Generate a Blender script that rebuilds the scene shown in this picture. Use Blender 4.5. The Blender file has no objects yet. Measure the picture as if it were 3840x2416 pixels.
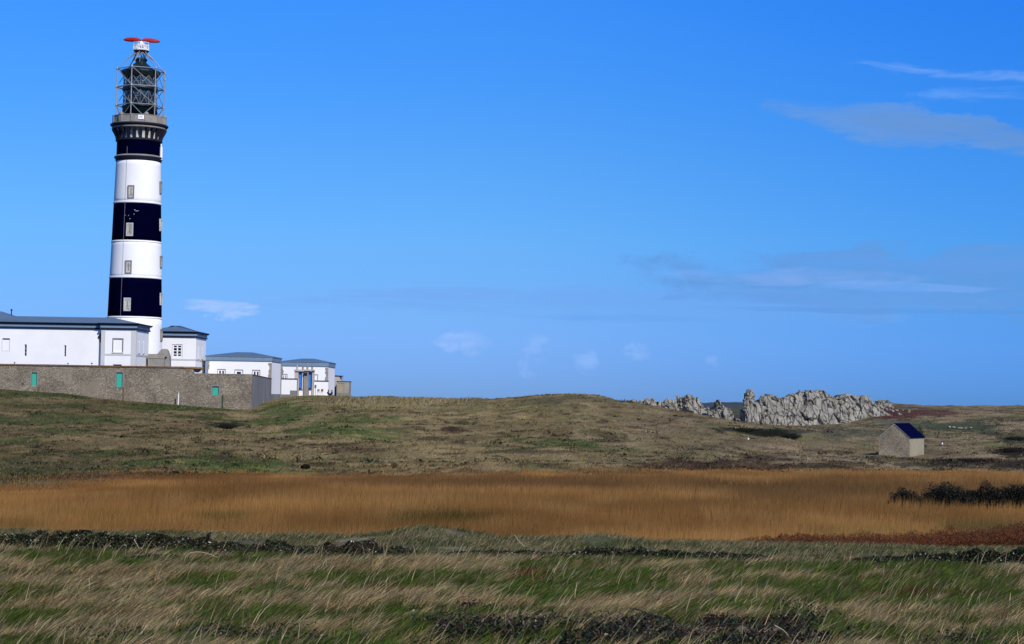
import bpy, bmesh, math, random
import numpy as np
from mathutils import Vector, Matrix, noise as mnoise

R = math.radians
random.seed(7)
rng = np.random.default_rng(7)
scn = bpy.context.scene
col = scn.collection

# ------------------------------------------------------------------ camera
F = 7000.0                     # focal length in pixels of the 3840 px wide photograph
PITCH, ROLL = R(2.33), R(0.95)
cam_d = bpy.data.cameras.new('camera')
cam_d.sensor_width = 36.0
cam_d.lens = F / 3840 * 36
cam_d.clip_start = 0.5
cam_d.clip_end = 60000
cam = bpy.data.objects.new('camera', cam_d)
col.objects.link(cam)
RM = (Matrix.Rotation(R(90) + PITCH, 3, 'X') @ Matrix.Rotation(ROLL, 3, 'Z'))
cam.matrix_world = RM.to_4x4()
scn.camera = cam
RN = np.array(RM)

def at(px, py, d):
    """world point on the plane Y = d that the photograph shows at (px, py)"""
    v = RM @ Vector(((px - 1920) / F, (1208 - py) / F, -1))
    return v * (d / v.y)

def zat(px, py, d):
    return at(px, py, d).z

def project(X, Y, Z):
    P = np.stack([X, Y, Z], -1) @ RN       # camera space (R^T p)
    w = -P[..., 2]
    return 1920 + F * P[..., 0] / w, 1208 - F * P[..., 1] / w

# ------------------------------------------------------------------ sky and sun
SUN_EL, SUN_AZ = R(36), R(180 - 31)      # azimuth clockwise from +Y: behind the camera, to the right
world = bpy.data.worlds.new('World')
scn.world = world
world.use_nodes = True
nt = world.node_tree
for n in list(nt.nodes):
    nt.nodes.remove(n)
def WN(t, **k):
    n = nt.nodes.new(t)
    for a, b in k.items():
        setattr(n, a, b)
    return n
sky = WN('ShaderNodeTexSky', sky_type='NISHITA')
sky.sun_disc = False
sky.sun_elevation = SUN_EL
sky.sun_rotation = SUN_AZ
sky.altitude = 50
sky.air_density = 1.0
sky.dust_density = 0.15
sky.ozone_density = 3.5
bg = WN('ShaderNodeBackground')
bg.inputs[1].default_value = 0.105
out = WN('ShaderNodeOutputWorld')
tc = WN('ShaderNodeTexCoord')
sep = WN('ShaderNodeSeparateXYZ')
nt.links.new(tc.outputs['Generated'], sep.inputs[0])
def M(op, a, b=None, c=None, clamp=False):
    n = WN('ShaderNodeMath', operation=op)
    n.use_clamp = clamp
    for i, v in enumerate((a, b, c)):
        if v is None:
            continue
        if hasattr(v, 'node'):
            nt.links.new(v, n.inputs[i])
        else:
            n.inputs[i].default_value = v
    return n.outputs[0]
az = M('DIVIDE', sep.outputs[0], sep.outputs[1])           # tan of azimuth
el = M('DIVIDE', sep.outputs[2], sep.outputs[1])           # tan of elevation
comb = WN('ShaderNodeCombineXYZ')
nt.links.new(az, comb.inputs[0]); nt.links.new(el, comb.inputs[1])
front = M('GREATER_THAN', sep.outputs[1], 0.05)
def wnoise(sx, sy, scale, detail, off, rough=0.55, dist=0.0):
    mp = WN('ShaderNodeMapping')
    mp.inputs['Scale'].default_value = (sx, sy, 1)
    mp.inputs['Location'].default_value = (off, off * 1.7, off * 0.3)
    nt.links.new(comb.outputs[0], mp.inputs[0])
    n = WN('ShaderNodeTexNoise')
    n.inputs['Scale'].default_value = scale
    n.inputs['Detail'].default_value = detail
    n.inputs['Roughness'].default_value = rough
    n.inputs['Distortion'].default_value = dist
    nt.links.new(mp.outputs[0], n.inputs['Vector'])
    return n.outputs[0]
# colour balance of the clear maritime sky: deeper blue than the model gives, most of all near the horizon
rmp = WN('ShaderNodeValToRGB')
rmp.color_ramp.interpolation = 'LINEAR'
K = 1.4
stops = [(.0, (.205, .43, 1.16)), (.06, (.222, .454, 1.23)), (.124, (.248, .485, 1.2)), (.21, (.267, .52, 1.10)), (.337, (.28, .60, 1.10)),
         (.506, (.256, .625, 1.15)), (.67, (.213, .64, 1.26)), (.828, (.19, .66, 1.38))]
els = rmp.color_ramp.elements
while len(els) < len(stops):
    els.new(0.5)
for e_, (p_, c_) in zip(els, stops):
    e_.position = p_; e_.color = (c_[0] / K, c_[1] / K, c_[2] / K, 1)
nt.links.new(M('DIVIDE', sep.outputs[2], 0.25, clamp=True), rmp.inputs[0])
sd = WN('ShaderNodeMix', data_type='RGBA')
srm = WN('ShaderNodeMapRange', interpolation_type='SMOOTHSTEP')
srm.inputs[1].default_value = -.05; srm.inputs[2].default_value = .30
nt.links.new(sep.outputs[0], srm.inputs[0]); nt.links.new(srm.outputs[0], sd.inputs[0])
sd.inputs[6].default_value = (K, K, K, 1); sd.inputs[7].default_value = (.60 * K, .86 * K, 1.03 * K, 1)
t1 = WN('ShaderNodeMix', data_type='RGBA', blend_type='MULTIPLY'); t1.inputs[0].default_value = 1
nt.links.new(rmp.outputs[0], t1.inputs[6]); nt.links.new(sd.outputs[2], t1.inputs[7])
tint = WN('ShaderNodeMix', data_type='RGBA', blend_type='MULTIPLY')
tint.inputs[0].default_value = 1.0
nt.links.new(t1.outputs[2], tint.inputs[7])
nt.links.new(sky.outputs[0], tint.inputs[6])
cur = tint.outputs[2]
CL = []
def cloud(px, py, rx, ry, tilt, color, strength, nz, lo=0.35, hi=0.75, power=1.0):
    """an elongated bank of cloud in the direction of (px,py); rx, ry are half sizes in photograph pixels"""
    global cur
    p = at(px, py, 1.0)
    cx, cy = p.x, p.z
    ct, st = math.cos(tilt), math.sin(tilt)
    dx = M('ADD', M('SUBTRACT', az, cx), M('MULTIPLY', M('SUBTRACT', nC, .5), rx / F * .7)); dy = M('ADD', M('SUBTRACT', el, cy), M('MULTIPLY', M('SUBTRACT', nD, .5), ry / F * 2.6))
    a = M('DIVIDE', M('ADD', M('MULTIPLY', dx, ct), M('MULTIPLY', dy, -st)), rx / F)
    b = M('DIVIDE', M('ADD', M('MULTIPLY', dx, st), M('MULTIPLY', dy, ct)), ry / F)
    r2 = M('ADD', M('MULTIPLY', a, a), M('MULTIPLY', b, b))
    m = M('SUBTRACT', 1.0, r2, clamp=True)
    n = M('ADD', M('MULTIPLY', m, 0.6), M('MULTIPLY', M('SUBTRACT', nz, 0.5), 2.6))
    mr = WN('ShaderNodeMapRange', interpolation_type='SMOOTHSTEP')
    mr.inputs[1].default_value = lo; mr.inputs[2].default_value = hi
    mr.inputs[3].default_value = 0; mr.inputs[4].default_value = strength
    nt.links.new(n, mr.inputs[0])
    edge = M('MULTIPLY', M('MULTIPLY', M('MULTIPLY', mr.outputs[0], M('MULTIPLY_ADD', M('SUBTRACT', nE, .5), 2.2, .95, clamp=True)), M('MULTIPLY', m, 3.0, clamp=True)), front)
    mx = WN('ShaderNodeMix', data_type='RGBA')
    nt.links.new(edge, mx.inputs[0])
    nt.links.new(cur, mx.inputs[6])
    k = 1 / 0.105
    mx.inputs[7].default_value = (color[0] * k, color[1] * k, color[2] * k, 1)
    cur = mx.outputs[2]
nA = wnoise(1, 6, 22, 8, 3.1, 0.62, 0.6)
nB = wnoise(1, 11, 12, 8, 8.3, 0.62, 0.6)
nE = wnoise(1, 7, 30, 8, 11.7, 0.6, 0.8)
nD = wnoise(1, 3, 16, 6, 5.7, 0.55, 0.3)
nC = wnoise(1, 1.5, 60, 8, 1.3, 0.65, 0.5)
cloud(3850, 1062, 1500, 140, 0.01, (0.125, 0.33, 0.74), 0.85, nB, -0.75, 0.35)
cloud(2500, 1135, 1500, 85, -0.01, (0.165, 0.39, 0.88), 0.6, nB, -0.3, 0.8)
cloud(3600, 985, 900, 30, 0.0, (0.13, 0.34, 0.80), 0.6, nB, -0.5, 0.6)
cloud(3500, 1125, 1100, 34, 0.0, (0.13, 0.34, 0.78), 0.6, nB, -0.5, 0.6)
cloud(3000, 1035, 620, 34, 0.0, (0.24, 0.43, 0.9), 0.6, nA, -0.2, 0.9)
cloud(3420, 1075, 420, 26, 0.0, (0.20, 0.43, 0.93), 0.5, nB, 0.1, 0.6)
cloud(2350, 1195, 420, 16, 0.0, (0.14, 0.36, 0.86), 0.5, nB, -0.2, 0.9)
cloud(3300, 1165, 700, 14, 0.0, (0.10, 0.30, 0.72), 0.5, nB, -0.2, 0.9)
cloud(3420, 475, 620, 80, 0.13, (0.15, 0.33, 0.72), 0.75, nA, -0.35, 0.6)
cloud(3620, 495, 460, 55, 0.13, (0.13, 0.30, 0.66), 0.6, nB, -0.3, 0.8)
cloud(3560, 275, 460, 34, 0.05, (0.26, 0.48, 0.97), 0.5, nA, 0.0, 1.0)
cloud(3680, 360, 300, 38, -0.03, (0.18, 0.42, 0.95), 0.5, nA, 0.0, 1.0)
cloud(800, 1150, 190, 42, 0.02, (0.42, 0.60, 1.0), 0.8, nA, 0.15, 0.7)
cloud(830, 1180, 100, 30, 0.05, (0.45, 0.63, 1.0), 0.7, nC, 0.2, 0.7)
cloud(1740, 1290, 130, 60, 0.0, (0.35, 0.55, 1.0), 0.62, nC, 0.05, 0.9)
cloud(2010, 1330, 70, 90, 0.4, (0.32, 0.53, 1.0), 0.58, nC, 0.05, 0.95)
cloud(2195, 1350, 65, 60, 0.5, (0.32, 0.53, 1.0), 0.58, nC, 0.05, 0.95)
cloud(2390, 1335, 60, 65, 0.6, (0.33, 0.54, 1.0), 0.58, nC, 0.05, 0.95)
cloud(2670, 1365, 50, 40, 0.3, (0.27, 0.48, 0.95), 0.5, nC, 0.2, 0.75)
cloud(1500, 1120, 900, 60, 0.0, (0.19, 0.42, 0.92), 0.45, nB, 0.15, 0.8)
nt.links.new(cur, bg.inputs[0])
nt.links.new(bg.outputs[0], out.inputs[0])

sun_d = bpy.data.lights.new('sun', 'SUN')
sun_d.energy = 4.5
sun_d.angle = R(0.5)
sun_d.color = (1.0, 0.94, 0.84)
sun = bpy.data.objects.new('sun', sun_d)
col.objects.link(sun)
sdir = Vector((math.sin(SUN_AZ) * math.cos(SUN_EL), math.cos(SUN_AZ) * math.cos(SUN_EL), math.sin(SUN_EL)))
sun.rotation_euler = sdir.to_track_quat('Z', 'Y').to_euler()
sun.location = (0, -20, 60)
scn.view_settings.view_transform = 'Standard'
scn.view_settings.look = 'None'
scn.view_settings.exposure = 0.0
scn.view_settings.gamma = 1.0
scn.cycles.max_bounces = 5
scn.cycles.diffuse_bounces = 2
scn.cycles.transparent_max_bounces = 8

# ------------------------------------------------------------------ materials
def mat(name, color, rough=0.85, var=0.25, scale=2.0, bump=0.0, bscale=None, spec=0.3, attr=False, metal=0.0, tint2=None, sq=(1, 1, 1), transl=0.0):
    m = bpy.data.materials.new(name)
    m.use_nodes = True
    t = m.node_tree
    b = t.nodes['Principled BSDF']
    b.inputs['Roughness'].default_value = rough
    b.inputs['Specular IOR Level'].default_value = spec
    b.inputs['Metallic'].default_value = metal
    co = t.nodes.new('ShaderNodeTexCoord')
    mp = t.nodes.new('ShaderNodeMapping'); mp.inputs['Scale'].default_value = sq
    t.links.new(co.outputs['Object'], mp.inputs[0])
    nz = t.nodes.new('ShaderNodeTexNoise')
    nz.inputs['Scale'].default_value = scale; nz.inputs['Detail'].default_value = 6
    nz.inputs['Roughness'].default_value = 0.65
    t.links.new(mp.outputs[0], nz.inputs['Vector'])
    mr = t.nodes.new('ShaderNodeMapRange')
    mr.inputs[1].default_value = 0.25; mr.inputs[2].default_value = 0.75
    mr.inputs[3].default_value = 1 - var; mr.inputs[4].default_value = 1 + var
    t.links.new(nz.outputs[0], mr.inputs[0])
    mx = t.nodes.new('ShaderNodeMix'); mx.data_type = 'RGBA'; mx.blend_type = 'MULTIPLY'
    mx.inputs[0].default_value = 1
    if attr:
        a = t.nodes.new('ShaderNodeAttribute'); a.attribute_name = 'Col'
        t.links.new(a.outputs['Color'], mx.inputs[6])
    elif tint2:
        nz2 = t.nodes.new('ShaderNodeTexNoise')
        nz2.inputs['Scale'].default_value = scale * 0.35; nz2.inputs['Detail'].default_value = 4
        t.links.new(mp.outputs[0], nz2.inputs['Vector'])
        r2 = t.nodes.new('ShaderNodeMapRange'); r2.inputs[1].default_value = 0.4; r2.inputs[2].default_value = 0.62
        t.links.new(nz2.outputs[0], r2.inputs[0])
        m2 = t.nodes.new('ShaderNodeMix'); m2.data_type = 'RGBA'
        m2.inputs[6].default_value = (*color, 1); m2.inputs[7].default_value = (*tint2, 1)
        t.links.new(r2.outputs[0], m2.inputs[0])
        t.links.new(m2.outputs[2], mx.inputs[6])
    else:
        mx.inputs[6].default_value = (*color, 1)
    cb = t.nodes.new('ShaderNodeCombineColor')
    for i in range(3):
        t.links.new(mr.outputs[0], cb.inputs[i])
    t.links.new(cb.outputs[0], mx.inputs[7])
    t.links.new(mx.outputs[2], b.inputs['Base Color'])
    if bump:
        nb = t.nodes.new('ShaderNodeTexNoise'); nb.inputs['Scale'].default_value = bscale or scale * 3
        nb.inputs['Detail'].default_value = 5
        t.links.new(mp.outputs[0], nb.inputs['Vector'])
        bu = t.nodes.new('ShaderNodeBump'); bu.inputs['Strength'].default_value = 0.8
        bu.inputs['Distance'].default_value = bump
        t.links.new(nb.outputs[0], bu.inputs['Height'])
        t.links.new(bu.outputs[0], b.inputs['Normal'])
    if transl:
        tr = t.nodes.new('ShaderNodeBsdfTranslucent'); ms = t.nodes.new('ShaderNodeMixShader')
        ms.inputs[0].default_value = transl
        t.links.new(mx.outputs[2], tr.inputs[0])
        t.links.new(b.outputs[0], ms.inputs[1]); t.links.new(tr.outputs[0], ms.inputs[2])
        t.links.new(ms.outputs[0], t.nodes['Material Output'].inputs[0])
    return m

def stone_mat(name, c1, c2, cm, vscale, bump=0.03, sq=(1, 1, 1.4), patch=None):
    """rubble masonry: voronoi cells of varied stone with mortar between"""
    m = bpy.data.materials.new(name); m.use_nodes = True
    t = m.node_tree; b = t.nodes['Principled BSDF']
    b.inputs['Roughness'].default_value = 0.92; b.inputs['Specular IOR Level'].default_value = 0.2
    co = t.nodes.new('ShaderNodeTexCoord'); mp = t.nodes.new('ShaderNodeMapping')
    mp.inputs['Scale'].default_value = sq
    t.links.new(co.outputs['Object'], mp.inputs[0])
    v = t.nodes.new('ShaderNodeTexVoronoi'); v.inputs['Scale'].default_value = vscale
    t.links.new(mp.outputs[0], v.inputs['Vector'])
    e = t.nodes.new('ShaderNodeTexVoronoi'); e.feature = 'DISTANCE_TO_EDGE'; e.inputs['Scale'].default_value = vscale
    t.links.new(mp.outputs[0], e.inputs['Vector'])
    s = t.nodes.new('ShaderNodeSeparateColor'); t.links.new(v.outputs['Color'], s.inputs[0])
    m1 = t.nodes.new('ShaderNodeMix'); m1.data_type = 'RGBA'
    m1.inputs[6].default_value = (*c1, 1); m1.inputs[7].default_value = (*c2, 1)
    t.links.new(s.outputs[0], m1.inputs[0])
    rr = t.nodes.new('ShaderNodeMapRange'); rr.inputs[1].default_value = 0.02; rr.inputs[2].default_value = 0.1
    t.links.new(e.outputs[0], rr.inputs[0])
    m2 = t.nodes.new('ShaderNodeMix'); m2.data_type = 'RGBA'
    m2.inputs[6].default_value = (*cm, 1)
    t.links.new(rr.outputs[0], m2.inputs[0]); t.links.new(m1.outputs[2], m2.inputs[7])
    n = t.nodes.new('ShaderNodeTexNoise'); n.inputs['Scale'].default_value = 0.35; n.inputs['Detail'].default_value = 7
    t.links.new(co.outputs['Object'], n.inputs['Vector'])
    r2 = t.nodes.new('ShaderNodeMapRange'); r2.inputs[1].default_value = 0.3; r2.inputs[2].default_value = 0.7
    r2.inputs[3].default_value = 0.72; r2.inputs[4].default_value = 1.25
    t.links.new(n.outputs[0], r2.inputs[0])
    cb = t.nodes.new('ShaderNodeCombineColor')
    for i in range(3):
        t.links.new(r2.outputs[0], cb.inputs[i])
    m3 = t.nodes.new('ShaderNodeMix'); m3.data_type = 'RGBA'; m3.blend_type = 'MULTIPLY'; m3.inputs[0].default_value = 1
    t.links.new(m2.outputs[2], m3.inputs[6]); t.links.new(cb.outputs[0], m3.inputs[7])
    last = m3.outputs[2]
    if patch:
        n3 = t.nodes.new('ShaderNodeTexNoise'); n3.inputs['Scale'].default_value = 0.22; n3.inputs['Detail'].default_value = 5
        mpp = t.nodes.new('ShaderNodeMapping'); mpp.inputs['Location'].default_value = (7, 3, 1)
        t.links.new(co.outputs['Object'], mpp.inputs[0]); t.links.new(mpp.outputs[0], n3.inputs['Vector'])
        r3 = t.nodes.new('ShaderNodeMapRange'); r3.inputs[1].default_value = 0.52; r3.inputs[2].default_value = 0.62
        r3.inputs[4].default_value = 0.7
        t.links.new(n3.outputs[0], r3.inputs[0])
        m4 = t.nodes.new('ShaderNodeMix'); m4.data_type = 'RGBA'; m4.inputs[7].default_value = (*patch, 1)
        t.links.new(r3.outputs[0], m4.inputs[0]); t.links.new(last, m4.inputs[6]); last = m4.outputs[2]
    t.links.new(last, b.inputs['Base Color'])
    bu = t.nodes.new('ShaderNodeBump'); bu.inputs['Distance'].default_value = bump
    t.links.new(rr.outputs[0], bu.inputs['Height']); t.links.new(bu.outputs[0], b.inputs['Normal'])
    return m

WHITE = mat('white_render', (0.80, 0.80, 0.80), 0.75, 0.035, 0.5, spec=0.2, tint2=(0.77, 0.765, 0.75))
WHITEP = mat('white_paint', (0.8, 0.8, 0.8), 0.5, 0.03, 1.0)
NAVY = mat('black_paint', (0.0006, 0.0008, 0.011), 0.8, 0.25, 0.8, spec=0.0)
GREYC = mat('grey_concrete', (0.22, 0.21, 0.19), 0.9, 0.2, 1.0, bump=0.01, tint2=(0.27, 0.25, 0.21))
GREYW = mat('grey_wall_render', (0.16, 0.16, 0.155), 0.9, 0.15, 0.5, tint2=(0.2, 0.2, 0.19), sq=(1, 1, 0.3))
PALEG = mat('pale_grey_render', (0.52, 0.52, 0.5), 0.85, 0.06, 1.0)
SLATE = mat('blue_grey_zinc', (0.10, 0.155, 0.215), 0.55, 0.12, 0.6, spec=0.4, sq=(1, 1, 3))
FRIEZE = mat('blue_grey_fascia', (0.17, 0.255, 0.36), 0.55, 0.12, 1.2, spec=0.4, sq=(2, 2, 0.4))
DARKM = mat('dark_moulding', (0.006, 0.010, 0.028), 0.6, 0.2, 2.0)
ROOFN = mat('dark_navy_slate', (0.0008, 0.0012, 0.020), 0.8, 0.25, 3.0, spec=0.02)
GLASSD = mat('dark_window_glass', (0.012, 0.013, 0.016), 0.15, 0.2, 1.0, spec=0.5)
GREEN = mat('green_painted_wood', (0.035, 0.36, 0.26), 0.6, 0.12, 2.0, sq=(4, 4, 0.5))
RUBBLE = stone_mat('rubble_masonry', (0.17, 0.145, 0.108), (0.38, 0.32, 0.24), (0.115, 0.097, 0.07), 4.8, patch=(0.27, 0.232, 0.17))
RUBBLE2 = stone_mat('shed_rubble', (0.17, 0.14, 0.095), (0.42, 0.35, 0.24), (0.28, 0.235, 0.16), 8.0, 0.012)
BEIGE = mat('beige_render', (0.26, 0.23, 0.155), 0.9, 0.12, 1.5, tint2=(0.3, 0.265, 0.18))
COPE = mat('brown_coping', (0.10, 0.062, 0.04), 0.85, 0.3, 1.0, tint2=(0.19, 0.10, 0.045))
TEAL = mat('dark_teal_metal', (0.006, 0.018, 0.022), 0.35, 0.3, 1.5, spec=0.5)
STEEL = mat('galvanised_steel', (0.27, 0.28, 0.29), 0.5, 0.15, 3.0, metal=0.3)
RED = mat('red_radar_paint', (0.45, 0.02, 0.015), 0.5, 0.35, 6.0)
GLASSP = mat('lantern_glass', (0.02, 0.05, 0.08), 0.08, 0.5, 1.2, spec=0.6)
LENSM = mat('lens_glass', (0.25, 0.34, 0.26), 0.2, 0.5, 3.0, spec=0.6)
CORB = mat('dark_bracket_stone', (0.008, 0.009, 0.022), 0.7, 0.25, 2.0)
BLUE = mat('blue_panel', (0.03, 0.17, 0.62), 0.5, 0.1, 1.0)
GREYPINK = mat('grey_window_surround', (0.2, 0.185, 0.18), 0.85, 0.12, 3.0)
CREAM = mat('weathered_cream', (0.46, 0.40, 0.32), 0.85, 0.2, 1.5, tint2=(0.34, 0.33, 0.32), sq=(1, 1, 0.3))
RUST = mat('orange_rust_coping', (0.34, 0.15, 0.045), 0.8, 0.2, 1.0)

# ------------------------------------------------------------------ mesh helpers
ORG = {}
def link_mesh(name, V, Fc, material, parent=None, smooth=False, colors=None):
    me = bpy.data.meshes.new(name)
    V = np.asarray(V, dtype=np.float32).reshape(-1, 3)
    org = ORG.get(parent.name, (0, 0, 0)) if parent else (0, 0, 0)
    V = V - np.array(org, dtype=np.float32)
    if isinstance(Fc, np.ndarray):
        k = Fc.shape[1]
        me.vertices.add(len(V)); me.vertices.foreach_set('co', V.ravel())
        me.loops.add(Fc.size); me.loops.foreach_set('vertex_index', Fc.astype(np.int32).ravel())
        me.polygons.add(len(Fc))
        me.polygons.foreach_set('loop_start', np.arange(0, Fc.size, k, dtype=np.int32))
        try:
            me.polygons.foreach_set('loop_total', np.full(len(Fc), k, dtype=np.int32))
        except Exception:
            pass
        me.update(calc_edges=True)
    else:
        me.from_pydata(V.tolist(), [], Fc)
    if smooth:
        me.polygons.foreach_set('use_smooth', np.ones(len(me.polygons), dtype=bool))
    if colors is not None:
        a = me.color_attributes.new('Col', 'FLOAT_COLOR', 'POINT')
        c = np.ones((len(V), 4), dtype=np.float32); c[:, :3] = colors
        a.data.foreach_set('color', c.ravel())
    me.materials.append(material)
    o = bpy.data.objects.new(name, me)
    col.objects.link(o)
    if parent:
        o.parent = parent
        ORG[o.name] = org
    return o

def tag(o, label=None, cat=None, group=None, kind=None):
    if label: o['label'] = label
    if cat: o['category'] = cat
    if group: o['group'] = group
    if kind: o['kind'] = kind
    return o

def thing(name, label, cat, loc, group=None):
    o = bpy.data.objects.new(name, None)
    col.objects.link(o)
    o.empty_display_size = 0.2
    o.location = loc
    ORG[o.name] = tuple(loc)
    return tag(o, label, cat, group)

class MB:
    def __init__(self, T=None):
        self.v, self.f, self.T = [], [], T
    def add(self, vs, fs):
        k = len(self.v)
        for p in vs:
            p = Vector(p)
            self.v.append(tuple(self.T @ p) if self.T else tuple(p))
        self.f += [tuple(i + k for i in f) for f in fs]
        return self
    def box(self, x0, x1, y0, y1, z0, z1):
        vs = [(x, y, z) for z in (z0, z1) for y in (y0, y1) for x in (x0, x1)]
        return self.add(vs, [(0, 2, 3, 1), (4, 5, 7, 6), (0, 1, 5, 4), (1, 3, 7, 5), (3, 2, 6, 7), (2, 0, 4, 6)])
    def tube(self, p, q, r, n=6, r2=None):
        p, q = Vector(p), Vector(q)
        d = (q - p)
        if d.length < 1e-6: return self
        d.normalize()
        a = d.orthogonal().normalized(); b = d.cross(a)
        r2 = r if r2 is None else r2
        vs = []
        for c, rr in ((p, r), (q, r2)):
            for i in range(n):
                t = 2 * math.pi * i / n
                vs.append(c + a * math.cos(t) * rr + b * math.sin(t) * rr)
        fs = [(i, (i + 1) % n, n + (i + 1) % n, n + i) for i in range(n)]
        fs += [tuple(range(n))[::-1], tuple(range(n, 2 * n))]
        return self.add(vs, fs)
    def path(self, pts, radii, n=6):
        for i in range(len(pts) - 1):
            self.tube(pts[i], pts[i + 1], radii[i], n, radii[i + 1])
        return self
    def lathe(self, cx, cy, prof, n=64, phase=0.0, caps=True):
        vs = []
        for r, z in prof:
            for i in range(n):
                t = 2 * math.pi * i / n + phase
                vs.append((cx + r * math.sin(t), cy - r * math.cos(t), z))
        fs = []
        for k in range(len(prof) - 1):
            for i in range(n):
                j = (i + 1) % n
                fs.append((k * n + i, k * n + j, (k + 1) * n + j, (k + 1) * n + i))
        if caps:
            fs.append(tuple(range(n))[::-1]); fs.append(tuple(range((len(prof) - 1) * n, len(prof) * n)))
        return self.add(vs, fs)
    def panel(self, O, u, n, w, h, ops=(), rev=0.25, back=False):
        """wall panel with openings (a0,a1,b0,b1) and their reveals"""
        O, u, n = Vector(O), Vector(u), Vector(n)
        up = Vector((0, 0, 1))
        xs = sorted({0, w} | {min(max(o[0], 0), w) for o in ops} | {min(max(o[1], 0), w) for o in ops})
        zs = sorted({0, h} | {min(max(o[2], 0), h) for o in ops} | {min(max(o[3], 0), h) for o in ops})
        P = lambda a, b, d=0: O + u * a + up * b - n * d
        for i in range(len(xs) - 1):
            for j in range(len(zs) - 1):
                cx, cz = (xs[i] + xs[i + 1]) / 2, (zs[j] + zs[j + 1]) / 2
                if any(o[0] < cx < o[1] and o[2] < cz < o[3] for o in ops):
                    continue
                self.add([P(xs[i], zs[j]), P(xs[i + 1], zs[j]), P(xs[i + 1], zs[j + 1]), P(xs[i], zs[j + 1])], [(0, 1, 2, 3)])
        for a0, a1, b0, b1 in ops:
            c = [(a0, b0), (a1, b0), (a1, b1), (a0, b1)]
            for k in range(4):
                p, q = c[k], c[(k + 1) % 4]
                self.add([P(*p), P(*q), P(q[0], q[1], rev), P(p[0], p[1], rev)], [(0, 1, 2, 3)])
        return self
    def ring(self, X0, X1, Y0, Y1, prof):
        """moulding swept round a rectangle; prof = (out, z)"""
        vs = []
        for o, z in prof:
            vs += [(X0 - o, Y0 - o, z), (X1 + o, Y0 - o, z), (X1 + o, Y1 + o, z), (X0 - o, Y1 + o, z)]
        fs = []
        for k in range(len(prof) - 1):
            for i in range(4):
                j = (i + 1) % 4
                fs.append((k * 4 + i, k * 4 + j, (k + 1) * 4 + j, (k + 1) * 4 + i))
        return self.add(vs, fs)
    def hip(self, X0, X1, Y0, Y1, z0, z1, hipx=None, hipl=None):
        ym = (Y0 + Y1) / 2
        hx = hipx if hipx is not None else (Y1 - Y0) / 2
        hl = hx if hipl is None else hipl
        vs = [(X0, Y0, z0), (X1, Y0, z0), (X1, Y1, z0), (X0, Y1, z0), (X0 + hl, ym, z1), (X1 - hx, ym, z1)]
        return self.add(vs, [(0, 1, 5, 4), (1, 2, 5), (2, 3, 4, 5), (3, 0, 4), (3, 2, 1, 0)])
    def prism(self, poly, axis_pts):
        """extrude polygon (list of 3d points) by vector"""
        n = len(poly); d = Vector(axis_pts)
        vs = [Vector(p) for p in poly] + [Vector(p) + d for p in poly]
        fs = [tuple(range(n)), tuple(range(n, 2 * n))[::-1]] + [(i, n + i, n + (i + 1) % n, (i + 1) % n) for i in range(n)]
        return self.add(vs, fs)
    def build(self, name, material, parent=None, smooth=False, fix=True):
        o = link_mesh(name, self.v, self.f, material, parent, smooth)
        if fix:
            bm = bmesh.new(); bm.from_mesh(o.data)
            bmesh.ops.recalc_face_normals(bm, faces=bm.faces)
            bm.to_mesh(o.data); bm.free()
        return o

def children(o):
    return [c for c in bpy.data.objects if c.parent == o]

def copy_tree(o, parent=None):
    c = o.copy(); col.objects.link(c); c.parent = parent
    for ch in children(o):
        copy_tree(ch, c)
    return c

# ------------------------------------------------------------------ numpy noise
_NT = rng.random((256, 256)).astype(np.float64)
def vnoise(x, y, seed=0):
    x = np.asarray(x, float) + seed * 37.7; y = np.asarray(y, float) + seed * 11.3
    xi = np.floor(x).astype(int); yi = np.floor(y).astype(int)
    fx = x - xi; fy = y - yi
    fx = fx * fx * (3 - 2 * fx); fy = fy * fy * (3 - 2 * fy)
    g = lambda i, j: _NT[i & 255, j & 255]
    return (g(xi, yi) * (1 - fx) + g(xi + 1, yi) * fx) * (1 - fy) + (g(xi, yi + 1) * (1 - fx) + g(xi + 1, yi + 1) * fx) * fy
def fbm(x, y, oct=4, seed=0, gain=0.5):
    s = 0; a = 1; t = 0
    for k in range(oct):
        s = s + a * vnoise(x * 2 ** k, y * 2 ** k, seed + k); t += a; a *= gain
    return s / t
def sstep(a, b, x):
    t = np.clip((x - a) / (b - a), 0, 1)
    return t * t * (3 - 2 * t)

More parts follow.
